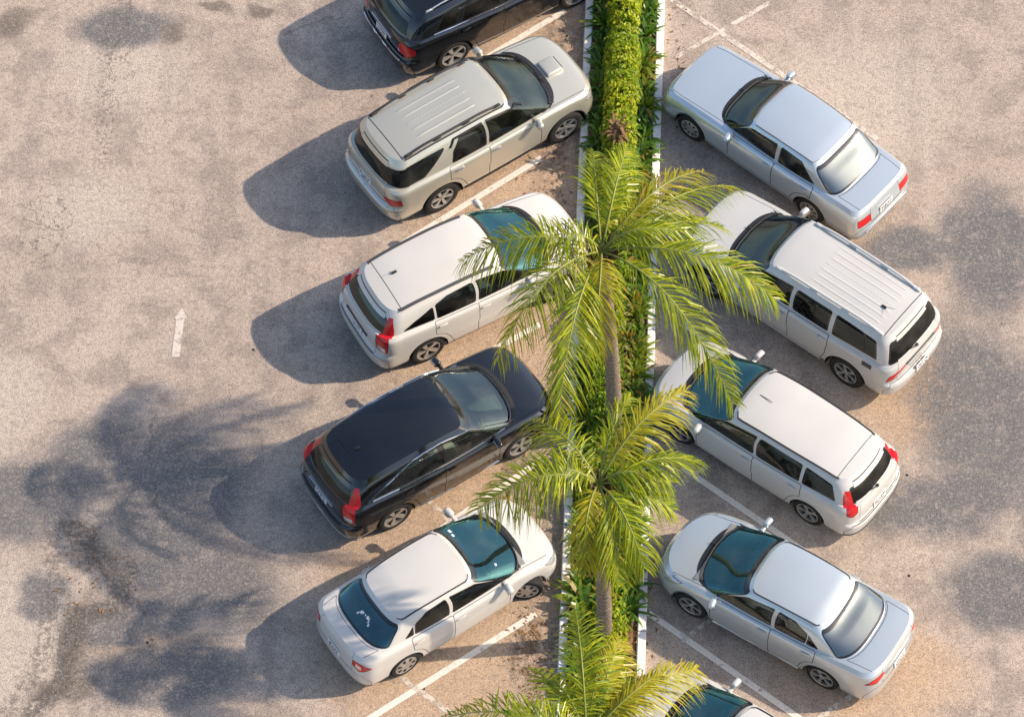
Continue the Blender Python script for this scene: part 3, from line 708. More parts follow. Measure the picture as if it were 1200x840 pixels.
    # 7 pearl white long SUV
    cars.append(dict(name='suv', cat='car', label='long pearl white SUV with pale roof rails, a ribbed roof and dark rear glass', pos=(5.29-.02, 1.15-.06), ang=141.6, WB=3.05, W=.90, zb=.30, of=.80, or_=.97, r=.37, Cw=.66, paint=PEARL(), glass=G_DARK(), glass_side=G_SMOKE(), glass_rear=G_SMOKE(),
        edge=[(2.4, .90), (2.1, 1.0), (1.6, 1.06), (1.2, 1.10), (.3, 1.12), (-1., 1.14), (-1.8, 1.16), (-2.6, 1.14)], roof=[(.6, 1.66), (.3, 1.72), (-.4, 1.755), (-1.3, 1.755), (-2.2, 1.70), (-2.4, 1.66)], crown=.04,
        nf=3.2, nr=3.6, Bf=1.36, Br=-2.415, Cf=.53, Cr=-2.20, Bl=.48, Blr=.36, Clr=.24, gnr=3.2, doors=(.86, -.22, -1.08),
        windows=[[(.98, .08), (.74, .40), (.52, .80), (-.16, .87), (-.16, .08)], [(-.27, .08), (-.27, .87), (-1.0, .87), (-1.0, .08)], [(-1.12, .08), (-1.12, .87), (-1.95, .82), (-2.05, .12)]], handles=(-.08, -.95), handle_m=chrome, mirror=.80, cabin=('tan', TAN, .05),
        tailgate=(.865, .86), rw=(.185, .18, .08, .86), rails=(.30, -2.0, .02, .026, .055, plain('white rail', (.6, .62, .62), .35, .2)), ribs=([-.42, -.28, -.14, 0, .14, .28, .42], -1.85, -.35, .009, .028), roof_step=(.07, .02),
        roof_panels=[('roof_spoiler', [(-2.03, -.1), (-2.03, .7), (-2.5, .7), (-2.5, -.1)], 'PAINT', .016)], antenna=(-1.70, .12, .22),
        low_sh=[('tail_light', [(.815, .58), (.825, .74), (.905, .86), (.91, .80), (.86, .62)], red, True, .01, .02), ('tail_lens', [(.845, .62), (.86, .71), (.90, .80), (.885, .69)], clr, True, 0, .005), ('bumper_pad', [(.955, .26), (.955, .38), (1.06, .38), (1.06, .26)], grey_pl, False, .01, .02)],
        wheel=('spoke', 6, 1, .034), rim_r=.235, bump_h=.50, arch_gap=.07, strips=[('side_step', 'l', [(1.05, .0), (-.95, .0)], 'xh', .04, plain('step grey', (.4, .41, .41), .5))], rear_wiper=(.985, .05, .93, .2), plate=(.44,),
        boxes=[('side_badge', 'l', 1, (.735, .82), (.012, .2, .11), grey_pl, .004), ('handle_bar', 'l', 1, (1.0, .86), (.03, .85, .03), grey_pl, .01)]))
    cars[-1]['low_sh'] = [cars[-1]['low_sh'][1], cars[-1]['low_sh'][0], cars[-1]['low_sh'][2]]
    # 8 white people carrier
    cars.append(dict(name='minivan', cat='car', label='plain white people carrier with black roof gutters and a teal windscreen, beside the middle palm', pos=(4.56-.02, -1.83-.05), ang=143.3, WB=2.75, W=.865, zb=.19, of=.87, or_=.94, r=.315, Cw=.645, paint=WHITE(), glass=G_TEAL(), glass_side=G_DARK(), glass_rear=G_SMOKE(),
        edge=[(2.3, .64), (1.95, .79), (1.6, .89), (1.2, .95), (.3, .97), (-1., 1.0), (-1.8, 1.04), (-2.35, 1.02)], roof=[(.6, 1.42), (.3, 1.495), (-.3, 1.54), (-1.2, 1.53), (-1.9, 1.46), (-2.1, 1.42)], Bf=1.60, Br=-2.235, Cf=.52, Cr=-2.0, Bl=.62, Blr=.46, Clr=.34, cwr=-.04,
        doors=(.98, -.18, -1.18), windows=[[(1.28, .06), (.85, .42), (.50, .78), (-.13, .87), (-.13, .06)], [(-.22, .06), (-.22, .87), (-1.08, .85), (-1.08, .06)], [(-1.17, .06), (-1.17, .85), (-1.70, .77), (-1.83, .08)]], handles=(-.04, -1.02), mirror=.92, cabin=('grey', GREY, .12),
        lamp_ledge=(.805, .855), tailgate=(.872, .862), rw=(.165, .155, .07, .80), roof_strips=[('roof_gutter', .42, -1.76, -.01, .036, blk)], roof_panels=[('roof_spoiler', [(-1.72, -.1), (-1.72, .7), (-2.3, .7), (-2.3, -.1)], 'PAINT', .012)],
        low_sh=[('tail_light', [(.812, .80), (.808, 1.2), (.858, 1.2), (.862, .82), (.84, .74)], red, True, .01, .02), ('headlight', [(.10, .66), (.10, .84), (.17, .95), (.225, .92), (.17, .72)], clr, True, .01, .03)],
        gh_sh=[('tail_light', [(.802, -.2), (.804, .40), (.814, .72), (.842, .72), (.848, .30), (.852, -.2)], red, True, 0), ],
        wheel=('spoke', 5, 2, .022), rim_r=.215, bump_h=.46, rear_wiper=(.99, .02, .945, .17), plate=(.56,), extra=antenna_front, strips=[('bumper_strip', 'l', [(.80, .16), (.86, .18), (.93, .18), (1.0, .18)], 'sh', .012, grey_pl)]))
    # 9 silver saloon, lower right
    cars.append(sedan(name='sedan', cat='car', label='rounded silver saloon with a pale reflecting rear window and slim red corner lamps', pos=(4.62, -5.19), ang=147.8, WB=2.6, W=.88, of=.93, or_=1.01, r=.315, Cw=.62, paint=SILVER(), glass=G_TEAL(), glass_side=G_PALE(), glass_rear=G_MIRR(),
        edge=[(2.3, .60), (1.95, .735), (1.5, .84), (1.1, .915), (.5, .93), (-.6, .955), (-1.4, .985), (-1.9, 1.02), (-2.35, 1.01)], roof=[(.6, 1.34), (.3, 1.395), (-.3, 1.425), (-.8, 1.405), (-1.2, 1.32)], Bf=1.42, Br=-1.78, Cf=.44, Cr=-1.13, Bl=.58, Blr=.46, lf=.72, nf=2.4,
        doors=(.90, -.24, -1.10), windows=[[(1.02, .06), (.62, .46), (.34, .80), (-.20, .88), (-.20, .06)], [(-.29, .06), (-.29, .88), (-.62, .84), (-.86, .60), (-.86, .06)], [(-.90, .06), (-.90, .55), (-1.12, .07)]], handles=(-.10, -.94), mirror=.84, cabin=('beige', BEIGE, .05), shelf=plain('pale shelf', (.4, .37, .3), .8),
        low_sh=[('tail_light', [(.80, .72), (.835, .82), (.89, .86), (.90, .78), (.855, .66)], red, True, .01, .02), ('tail_lens', [(.86, .62), (.86, .67), (.905, .76), (.905, .68)], clr, True, 0, .01), ('headlight', [(.09, .62), (.10, .84), (.17, .96), (.235, .95), (.17, .72)], clr, True, .01, .03)],
        roof_strips=[('roof_trim', .3, -1.0, -.015, .026, blk)], wheel=('spoke', 5, 2, .02), rim_r=.215, strips=[('sill_strip', 'l', [(.85, .10), (-.85, .10)], 'xh', .016, chrome)], hood_s=.2, boxes=[('boot_trim', 'l', 1, (1.0, .76), (.02, .9, .03), chrome, .008)]))
    # 10 white car at the bottom edge
    cars.append(sedan(name='hatchback', cat='car', label='white car with blue windscreen, cut by the bottom edge, half hidden by palm fronds', pos=(3.88, -8.30), ang=144.5, WB=2.55, W=.85, paint=WHITE(), glass=G_TEAL(), glass_side=G_DARK(), or_=.70, rows=None,
        edge=[(2.2, .66), (1.85, .78), (1.5, .87), (1.15, .94), (.5, .96), (-.6, .99), (-1.4, 1.03), (-2.05, 1.0)], roof=[(.6, 1.40), (.3, 1.455), (-.3, 1.49), (-.9, 1.475), (-1.7, 1.38)], Br=-1.90, Cr=-1.72, tailgate=(.868, .855), rw=(.15, .15, .06, .8), Blr=.4, Clr=.3,
        windows=[[(.98, .06), (.60, .44), (.30, .80), (-.235, .88), (-.235, .06)], [(-.325, .06), (-.325, .88), (-.9, .84), (-1.2, .5), (-1.3, .07)]], roof_strips=[('roof_gutter', .3, -1.5, -.0, .03, blk)], low_sh=[('headlight', [(.10, .62), (.10, .84), (.17, .96), (.235, .95), (.17, .72)], clr, True, .01, .03), ('tail_light', [(.80, .7), (.80, .95), (.865, .95), (.865, .7)], red, True, .01, .03)], wheel=('cover', 7, .03)))
    del cars[-1]['rows']
    for c in cars: build_car(c)
# ---------------------------------------------------------------- ground
def ground_material():
    m, nt, out = new_mat('dusty asphalt'); b = NB(nt)
    p = b.pos()
    wob = b.n('ShaderNodeVectorMath', operation='SUBTRACT'); b.put(wob.inputs[0], b.noise(p, .9, 4, .6, 0, 1)); wob.inputs[1].default_value = (.5, .5, .5)
    sc = b.n('ShaderNodeVectorMath', operation='SCALE'); b.put(sc.inputs[0], wob.outputs[0]); sc.inputs['Scale'].default_value = 1.1
    ad = b.n('ShaderNodeVectorMath', operation='ADD'); b.put(ad.inputs[0], p); b.put(ad.inputs[1], sc.outputs[0]); pw = ad.outputs[0]
    def ell(cx, cy, rx, ry, a=0., soft=.35, vec=pw):
        mp = b.n('ShaderNodeMapping', vector_type='TEXTURE'); b.put(mp.inputs[0], vec)
        mp.inputs['Location'].default_value = (cx, cy, 0); mp.inputs['Rotation'].default_value = (0, 0, rad(a)); mp.inputs['Scale'].default_value = (rx, ry, 1e4)
        ln = b.n('ShaderNodeVectorMath', operation='LENGTH'); b.put(ln.inputs[0], mp.outputs[0])
        return b.ramp(ln.outputs['Value'], 1+soft, 1-soft)
    def union(ms):
        r = ms[0]
        for x in ms[1:]: r = b.math('MAXIMUM', r, x)
        return r
    big = b.noise(p, .33, 4, .55); med = b.noise(p, 1.6, 5, .62); fine = b.noise(p, 11, 4, .7); grit = b.noise(p, 42, 2, .75); grit2 = b.noise(p, 95, 2, .8)
    # dust colours
    base = b.mix(b.ramp(big, .35, .65), SAND_A, SAND_B)
    base = b.mix(b.ramp(med, .44, .62, 0, .85), base, SAND_C)
    orange = union([ell(-.3, 1.5, 1.6, 7.5, -8, .45), ell(-1.3, -5.5, 2.1, 2.4, 0, .4), ell(3.6, -4.2, .8, .8, 0, .4), ell(5.4, 2.3, 1.2, .8), ell(6.2, -6.4, 1.6, 1.0), ell(7.0, -.8, .9, 1.), ell(-6.3, -5.9, 1., .6), ell(.2, 3.4, .9, .8)])
    base = b.mix(b.math('MULTIPLY', orange, .8), base, SAND_O)
    pale = union([ell(-9.3, -.8, .9, 1., 0, .5), ell(-8.6, -5.6, 1.2, 1.4, 0, .5), ell(6.5, 5.6, 1.6, 1.6, 0, .6), ell(-7.2, 6.4, 1.2, .9, 0, .6), ell(-7.7, 3.2, 1., .8, 0, .6)])
    base = b.mix(b.math('MULTIPLY', pale, .8), base, SAND_P)
    # bare asphalt where dust is worn off, plus soft shadows painted in as blue-grey patches
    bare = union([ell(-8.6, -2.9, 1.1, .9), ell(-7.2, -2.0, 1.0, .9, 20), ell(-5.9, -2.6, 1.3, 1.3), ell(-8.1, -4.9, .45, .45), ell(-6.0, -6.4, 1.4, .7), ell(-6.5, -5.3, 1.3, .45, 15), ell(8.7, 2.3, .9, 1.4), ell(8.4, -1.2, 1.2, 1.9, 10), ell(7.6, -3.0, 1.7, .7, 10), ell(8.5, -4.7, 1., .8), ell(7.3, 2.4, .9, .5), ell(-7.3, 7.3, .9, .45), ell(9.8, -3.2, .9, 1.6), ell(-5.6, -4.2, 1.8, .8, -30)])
    bare = b.math('MULTIPLY', bare, b.ramp(b.noise(p, 3.3, 5, .7), .26, .52, .45, 1.))  # mask holds both worn asphalt and the painted soft shadows
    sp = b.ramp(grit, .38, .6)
    base = b.mix(b.math('MULTIPLY', bare, b.math('MULTIPLY_ADD', sp, .14, .86)), base, ASPH_SHADE)
    # stall floor under the cars: thinner dust
    # dirt along the left kerb, oil, damp mud
    dirt = union([ell(.80, 5.6, .45, 1.9, -3, .5), ell(.60, 2.4, .5, 1.2, -3, .5), ell(.25, -2.7, .45, 1., 0, .5), ell(.40, -6.0, .42, .9, 0, .5), ell(.55, -4.2, .22, .7, 0, .5)])
    dirt = b.math('MULTIPLY', dirt, b.ramp(b.noise(p, 5, 5, .7), .38, .6))
    base = b.mix(b.math('MULTIPLY', dirt, .85), base, (.075, .052, .038))
    damp = union([ell(-9.5, 7.4, .7, .22, 25, .6), ell(-6.3, 7.2, .24, .2, 0, .6), ell(-5.6, 7.8, .3, .16), ell(-4.8, 7.8, .25, .16), ell(-7.4, -4.0, .3, .3, 0, .5), ell(-7.5, -5.6, .28, .9, -12, .5), ell(-7.7, -6.6, .5, .3)])
    base = b.mix(b.math('MULTIPLY', damp, .8), base, (.115, .09, .068))
    # rim of the broken patch, and cracks
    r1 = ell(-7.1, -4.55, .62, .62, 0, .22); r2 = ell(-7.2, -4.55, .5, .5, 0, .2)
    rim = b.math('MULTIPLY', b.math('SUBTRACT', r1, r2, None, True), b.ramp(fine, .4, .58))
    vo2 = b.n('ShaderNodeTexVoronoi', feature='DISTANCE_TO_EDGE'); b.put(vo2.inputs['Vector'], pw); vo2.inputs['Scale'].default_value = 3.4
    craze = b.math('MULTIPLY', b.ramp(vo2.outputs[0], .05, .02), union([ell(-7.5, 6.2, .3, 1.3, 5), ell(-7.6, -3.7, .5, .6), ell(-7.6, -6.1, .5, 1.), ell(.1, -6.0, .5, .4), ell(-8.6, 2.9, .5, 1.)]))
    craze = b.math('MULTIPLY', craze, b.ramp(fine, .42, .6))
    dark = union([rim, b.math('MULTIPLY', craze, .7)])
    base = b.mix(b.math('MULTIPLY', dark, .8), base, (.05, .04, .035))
    def path(pts, w):
        r = None
        for (ax, ay), (bx_, by_) in zip(pts[:-1], pts[1:]):
            a_ = b.n('ShaderNodeVectorMath', operation='SUBTRACT'); b.put(a_.inputs[0], pp); a_.inputs[1].default_value = (ax, ay, 0)
            dx, dy = bx_-ax, by_-ay; l2 = dx*dx+dy*dy
            dt = b.n('ShaderNodeVectorMath', operation='DOT_PRODUCT'); b.put(dt.inputs[0], a_.outputs[0]); dt.inputs[1].default_value = (dx/l2, dy/l2, 0)
            t_ = b.math('MINIMUM', b.math('MAXIMUM', dt.outputs['Value'], 0.), 1.)
            s_ = b.n('ShaderNodeVectorMath', operation='SCALE'); s_.inputs[0].default_value = (dx, dy, 0); b.put(s_.inputs['Scale'], t_)
            e_ = b.n('ShaderNodeVectorMath', operation='DISTANCE'); b.put(e_.inputs[0], a_.outputs[0]); b.put(e_.inputs[1], s_.outputs[0])
            r = e_.outputs['Value'] if r is None else b.math('MINIMUM', r, e_.outputs['Value'])
        return b.ramp(r, w, w*.35)
    w2 = b.n('ShaderNodeVectorMath', operation='SUBTRACT'); b.put(w2.inputs[0], b.noise(p, 3.2, 5, .7, 0, 1)); w2.inputs[1].default_value = (.5, .5, .5)
    w3 = b.n('ShaderNodeVectorMath', operation='SCALE'); b.put(w3.inputs[0], w2.outputs[0]); w3.inputs['Scale'].default_value = .38
    w4 = b.n('ShaderNodeVectorMath', operation='MULTIPLY_ADD'); b.put(w4.inputs[0], w3.outputs[0]); w4.inputs[1].default_value = (1, 1, 0); b.put(w4.inputs[2], p)
    flat = b.n('ShaderNodeVectorMath', operation='MULTIPLY'); b.put(flat.inputs[0], w4.outputs[0]); flat.inputs[1].default_value = (1, 1, 0); pp = flat.outputs[0]
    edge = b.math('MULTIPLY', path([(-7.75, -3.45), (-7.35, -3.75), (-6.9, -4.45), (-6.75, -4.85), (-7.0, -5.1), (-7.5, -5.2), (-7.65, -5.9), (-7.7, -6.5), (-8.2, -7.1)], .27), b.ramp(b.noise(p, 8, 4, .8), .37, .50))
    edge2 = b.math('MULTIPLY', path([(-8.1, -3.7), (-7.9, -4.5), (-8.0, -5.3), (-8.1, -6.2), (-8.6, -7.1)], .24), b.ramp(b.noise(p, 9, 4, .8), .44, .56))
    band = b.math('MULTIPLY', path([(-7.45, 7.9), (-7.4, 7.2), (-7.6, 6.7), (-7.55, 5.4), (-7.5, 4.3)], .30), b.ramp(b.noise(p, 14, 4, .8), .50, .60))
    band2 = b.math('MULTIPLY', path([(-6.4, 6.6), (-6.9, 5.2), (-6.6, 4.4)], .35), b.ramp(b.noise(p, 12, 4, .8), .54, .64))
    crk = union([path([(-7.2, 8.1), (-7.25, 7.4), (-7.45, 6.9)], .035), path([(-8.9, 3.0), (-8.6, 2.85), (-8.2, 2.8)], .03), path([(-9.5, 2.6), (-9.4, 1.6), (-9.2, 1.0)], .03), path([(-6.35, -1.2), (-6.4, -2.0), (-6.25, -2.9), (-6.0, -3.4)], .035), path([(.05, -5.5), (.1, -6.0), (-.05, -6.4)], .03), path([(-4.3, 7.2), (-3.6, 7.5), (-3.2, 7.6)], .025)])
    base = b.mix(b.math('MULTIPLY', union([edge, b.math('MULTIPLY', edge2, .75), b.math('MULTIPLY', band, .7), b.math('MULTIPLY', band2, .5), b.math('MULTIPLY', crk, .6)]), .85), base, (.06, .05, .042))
    # drag marks and tyre polish
    stv = b.n('ShaderNodeMapping'); b.put(stv.inputs[0], pw); stv.inputs['Scale'].default_value = (.9, 11, 1)
    base = b.mix(b.math('MULTIPLY', b.ramp(b.noise(stv.outputs[0], 1.2, 4, .6), .5, .68), b.math('MULTIPLY', ell(-5.9, 2.3, 1.7, 1.1, 0, .6), .55)), base, (.19, .16, .135))
    trv = b.n('ShaderNodeMapping'); b.put(trv.inputs[0], p); trv.inputs['Scale'].default_value = (1.5, .12, 1)
    base = b.mix(b.math('MULTIPLY', b.ramp(b.noise(trv.outputs[0], 1.1, 3, .6), .50, .66), .35), base, b.mix(.5, base, (.14, .13, .125)))
    peb = b.n('ShaderNodeTexVoronoi', feature='F1'); b.put(peb.inputs['Vector'], p); peb.inputs['Scale'].default_value = 27.; pv = b.n('ShaderNodeSeparateColor'); b.put(pv.inputs[0], peb.outputs['Color'])
    base = b.mix(b.ramp(pv.outputs[0], .6, 1., 0, .22), base, b.mix(.5, base, (.08, .07, .062)))
    base = b.mix(b.ramp(pv.outputs[1], .6, 1., 0, .25), base, b.mix(.5, base, (.80, .70, .60)))
    coarse = b.noise(p, 19, 4, .8); mot = b.noise(p, 5.5, 5, .75)
    base = b.mix(b.ramp(mot, .50, .66, 0, .5), base, b.mix(.5, base, (.13, .11, .095)))
    base = b.mix(b.ramp(coarse, .53, .66, 0, .7), base, b.mix(.5, base, (.06, .052, .047)))
    base = b.mix(b.ramp(coarse, .46, .36, 0, .6), base, b.mix(.6, base, (.62, .53, .45)))
    # grain: dark and pale chips
    base = b.mix(b.ramp(fine, .35, .7, 0, .42), base, b.mix(.5, base, (.10, .085, .075)))
    base = b.mix(b.ramp(grit, .50, .62, 0, .85), base, b.mix(.75, base, (.05, .045, .045)))
    base = b.mix(b.ramp(grit2, .52, .66, 0, .65), base, b.mix(.55, base, (.76, .69, .61)))
    spots = b.n('ShaderNodeTexVoronoi', feature='F1'); b.put(spots.inputs['Vector'], p); spots.inputs['Scale'].default_value = 1.3
    base = b.mix(b.math('MULTIPLY', b.ramp(spots.outputs['Distance'], .045, .03), b.ramp(b.noise(p, .8, 1), .5, .55)), base, (.03, .026, .024))
    h = b.math('ADD', b.math('MULTIPLY', grit, .5), b.math('MULTIPLY', fine, .5)); h = b.math('SUBTRACT', h, b.math('MULTIPLY', dark, 1.2))
    nm = b.bump(h, .55, .02)
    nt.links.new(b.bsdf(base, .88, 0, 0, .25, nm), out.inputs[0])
    return m
SAND_A, SAND_B, SAND_C, SAND_O, SAND_P, ASPH_SHADE = (.46, .368, .295), (.53, .43, .352), (.33, .265, .22), (.55, .37, .225), (.57, .485, .40), (.10, .108, .12)
def worn(name, col, amount=.5, sc=7):
    """road paint worn through in patches"""
    m, nt, out = new_mat(name); b = NB(nt); p = b.pos()
    n1, n2 = b.noise(p, sc, 5, .7), b.noise(p, 40, 3, .7)
    c = b.mix(b.ramp(n2, .35, .7, 0, .5), col, (.40, .33, .28))
    t = b.n('ShaderNodeBsdfTransparent').outputs[0]
    f = b.ramp(b.math('ADD', b.math('MULTIPLY', n1, .7), b.math('MULTIPLY', n2, .3)), amount-.06, amount+.1)
    nt.links.new(b.mixs(f, t, b.bsdf(c, .75, 0, 0, .3)), out.inputs[0]); return m
def kerbL(y): return 1.049+.0427*y
def kerbR(y): return 2.547+.0429*y

def make_ground():
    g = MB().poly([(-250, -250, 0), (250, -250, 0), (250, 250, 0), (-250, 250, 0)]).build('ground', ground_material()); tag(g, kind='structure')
    # kerbs
    km, nt, out = new_mat('painted kerb'); b = NB(nt); p = b.pos(); n1 = b.noise(p, 6, 5, .65); n2 = b.noise(p, 30, 3)
    sepz = b.n('ShaderNodeSeparateXYZ'); b.put(sepz.inputs[0], p); y = sepz.outputs[1]
    joint = b.ramp(b.math('ABSOLUTE', b.math('SUBTRACT', b.math('FRACT', b.math('MULTIPLY', y, .98)), .5)), .012, .004)
    c = b.mix(b.ramp(n1, .42, .72, 0, .5), (.80, .79, .77), (.55, .51, .47)); c = b.mix(b.ramp(n2, .62, .75, 0, .6), c, (.25, .22, .19)); c = b.mix(joint, c, (.12, .11, .10))
    nt.links.new(b.bsdf(c, .7, 0, 0, .3, b.bump(n2, .3, .01)), out.inputs[0])
    rn = random.Random(7)
    for f, w0, w1 in ((kerbL, 0., .155), (kerbR, -.155, 0.)):
        bm = bmesh.new(); prof = [(w0, -.02), (w0, .135), (w0+.02, .16), (w1-.02, .16), (w1, .135), (w1, -.02)]
        rings = []
        for y_ in np.arange(-16, 16.01, .5): 
            j = rn.uniform(-.006, .006); rings.append([bm.verts.new((f(y_)+j+a, y_, z)) for a, z in prof])
        for r0, r1 in zip(rings[:-1], rings[1:]):
            for i in range(5): bm.faces.new((r0[i], r0[i+1], r1[i+1], r1[i]))
        k = MB(); k.add(bm); tag(k.build('kerb', km, None, 30), kind='structure')
    # planting bed
    sm, nt, out = new_mat('planting soil'); b = NB(nt); p = b.pos()
    c = b.mix(b.ramp(b.noise(p, 3, 5, .7), .35, .65), (.10, .065, .04), (.30, .17, .085)); c = b.mix(b.ramp(b.noise(p, 22, 4, .75), .5, .7, 0, .8), c, (.36, .24, .13))
    nt.links.new(b.bsdf(c, .95, 0, 0, .1, b.bump(b.noise(p, 25, 4), .8, .03)), out.inputs[0])
    V, F = [], []; ys = np.arange(-16, 16.01, .12); q = 11
    for y_ in ys:
        for k in range(q):
            t = k/(q-1); x = kerbL(y_)+.15+(kerbR(y_)-kerbL(y_)-.30)*t; V.append((x, y_, .07+.05*math.sin(PI*t)+rn.uniform(0, .03)))
    for i in range(len(ys)-1):
        for k in range(q-1): a = i*q+k; F.append((a, a+1, a+q+1, a+q))
    tag(mesh_obj('planting_bed', V, F, sm), kind='structure')
    # stall lines and the arrow
    white = worn('worn white road paint', (.80, .74, .66), .36); faint = worn('faded white road paint', (.66, .59, .50), .46); dim = worn('thin white road paint', (.66, .59, .51), .44); arw = worn('arrow road paint', (.64, .575, .51), .40)
    def line(a, c, w, mat, nm='stall_line', ex=(0., 0.)):
        a, c = Vector((*a, 0)), Vector((*c, 0)); d = (c-a).normalized(); a = a-d*ex[0]; c = c+d*ex[1]; n = Vector((-d.y, d.x, 0))*w/2
        line.k += 1; z = .004+.0004*line.k
        tag(MB().poly([(a-n)+Vector((0, 0, z)), (a+n)+Vector((0, 0, z)), (c+n)+Vector((0, 0, z)), (c-n)+Vector((0, 0, z))][::-1]).build(nm, mat), kind='structure')
    line.k = 0
    w = .115
    line((-2.39, -7.19), (.41, -5.19), w, white, ex=(2.2, .0)); line((-1.87, -6.45), (-.94, -7.20), .10, faint, ex=(.1, .5))
    line((-1.78, -3.94), (.60, -2.04), w, white, ex=(.2, 0)); line((-1.45, -2.95), (-.6, -3.9), .1, faint, ex=(0, 0))
    line((-1.56, 2.79), (.55, 4.37), w, white, ex=(.8, 0)); line((-1.15, 2.75), (-1.6, 3.3), .1, faint)
    line((0., 7.0), (1.0, 7.74), w, white, ex=(1.6, 0))
    line((-1.6, -.62), (.5, .72), w, white, ex=(.2, 0))
    line((3.02, 8.0), (4.87, 6.41), .105, dim, ex=(.6, 2.5)); line((3.06, 6.64), (4.55, 7.70), .085, dim, ex=(0, .4))
    line((3.23, -2.45), (4.55, -3.52), w, white, ex=(.3, 1.6)); line((2.62, -2.9), (3.5, -2.2), .09, faint)
    line((2.36, -5.18), (4.86, -7.19), w, white, ex=(0, 1.5)); line((2.9, -5.75), (3.55, -5.2), .08, faint)
    line((3.06, 3.95), (4.2, 3.1), .1, faint, ex=(.1, .6)); line((3.3, .55), (4.3, -.3), w, white, ex=(.3, 1.))
    line((5.1, -7.3), (5.9, -6.7), .1, faint)
    s = .072; x0, y0, y1 = -6.03, .03, 1.08
    P = [(-s, 0), (s, 0), (s, .82), (.125, .82), (.01, 1.05), (-.11, .82), (-s, .82)]
    tag(MB().poly([(x0+a+.06*b_, y0+b_, .006) for a, b_ in P]).build('arrow_marking', arw), kind='structure')

# ---------------------------------------------------------------- foliage
def leaf_mat(name, a, c, dry=None, trans=.35, rough=.42):
    """leaf colours vary from leaf to leaf; light passes through the blade"""
    m, nt, out = new_mat(name); b = NB(nt)
    r = b.n('ShaderNodeNewGeometry').outputs['Random Per Island']
    col = b.mix(b.ramp(r, .0, 1., 0, 1, False), a, c)
    if dry: col = b.mix(b.ramp(b.math('FRACT', b.math('MULTIPLY', r, 7.31)), dry[1], dry[1]+.02), col, dry[0])
    col = b.mix(b.ramp(b.noise(b.objco(), 9, 3), .4, .7, 0, .3), col, tuple(x*.6 for x in a))
    t = b.n('ShaderNodeBsdfTranslucent'); b.put(t.inputs[0], b.mix(.5, col, (min(c[0]*1.7, 1), min(c[1]*1.5, 1), c[2]*.6)))
    nt.links.new(b.mixs(trans, b.bsdf(col, rough, 0, 0, .4), t.outputs[0]), out.inputs[0]); return m
LM = {}
class Blades:
    """thin leaf blades gathered into one mesh"""
    def __init__(s): s.V, s.F = [], []
    def strip(s, pts, widths, side):
        i0 = len(s.V); n = len(pts)
        for p, w in zip(pts, widths): s.V += [tuple(p-side*w*.5), tuple(p+side*w*.5)]
        for i in range(n-1): a = i0+2*i; s.F.append((a, a+1, a+3, a+2))
    def obj(s, name, mat, parent=None): return mesh_obj(name, s.V, s.F, mat, parent, smooth=False)
def frond_mesh(rn, R, az, dz, e0, leaf=.55, n=46, width=.030, hang=.5, start=.16, wind_k=.75):
    """one feather frond: Bezier midrib from the crown to its tip, leaflets on both sides"""
    d = Vector((math.cos(rad(az)), math.sin(rad(az)), 0)); up = Vector((0, 0, 1))
    P0, P2 = Vector((0, 0, 0)), d*R+up*dz; L1 = R*.62; P1 = d*L1*math.cos(rad(e0))+up*L1*math.sin(rad(e0))*1.25
    bend = Vector((-d.y, d.x, 0))*rn.uniform(-.16, .16)*R
    def C(t): return P1*2*t*(1-t)+P2*t*t+bend*t*t
    def T(t): return ((C(t+.01)-C(t-.01))).normalized()
    B = Blades(); G = Vector((0, 0, -1))
    ribs = [C(k/12) for k in range(13)]
    tw = rn.uniform(-.45, .45); wind = Vector((.55+rn.uniform(-.2, .3), -.18+rn.uniform(-.25, .25), -.05))*wind_k
    for k in range(n):
        t = start+(1-start)*(k+.5)/n; p, tg = C(t), T(t); sd0 = tg.cross(up).normalized(); nrm = sd0.cross(tg).normalized()
        a = tw*t*1.3; sd0, nrm = sd0*math.cos(a)+nrm*math.sin(a), nrm*math.cos(a)-sd0*math.sin(a)
        ln = leaf*(min(1, .45+2.2*(t-start)))*(1-.62*max(0, (t-.55)/.45)**1.6)
        for s_ in (1, -1):
            if rn.random() < .03: continue
            fw = .45+.8*t+rn.uniform(-.3, .3)+.22*math.sin(k*.9+tw*20); dr = (sd0*s_+tg*fw+nrm*rn.uniform(.0, .30)+wind*rn.uniform(.5, 1.2)+Vector((rn.uniform(-.12, .12), rn.uniform(-.12, .12), 0))).normalized(); l_ = ln*rn.uniform(.86, 1.1); hg = hang*rn.uniform(.6, 1.4)
            q = [p+Vector((0, 0, 0)), p+dr*l_*.36+G*l_*.05*hg, p+dr*l_*.70+G*l_*.24*hg, p+dr*l_*.95+G*l_*.60*hg]
            sv = dr.cross(nrm).normalized(); sv = (sv+nrm*rn.uniform(-.4, .4)).normalized()
            B.strip(q, [width*.75, width, width*.75, width*.10], sv)
    return B, ribs
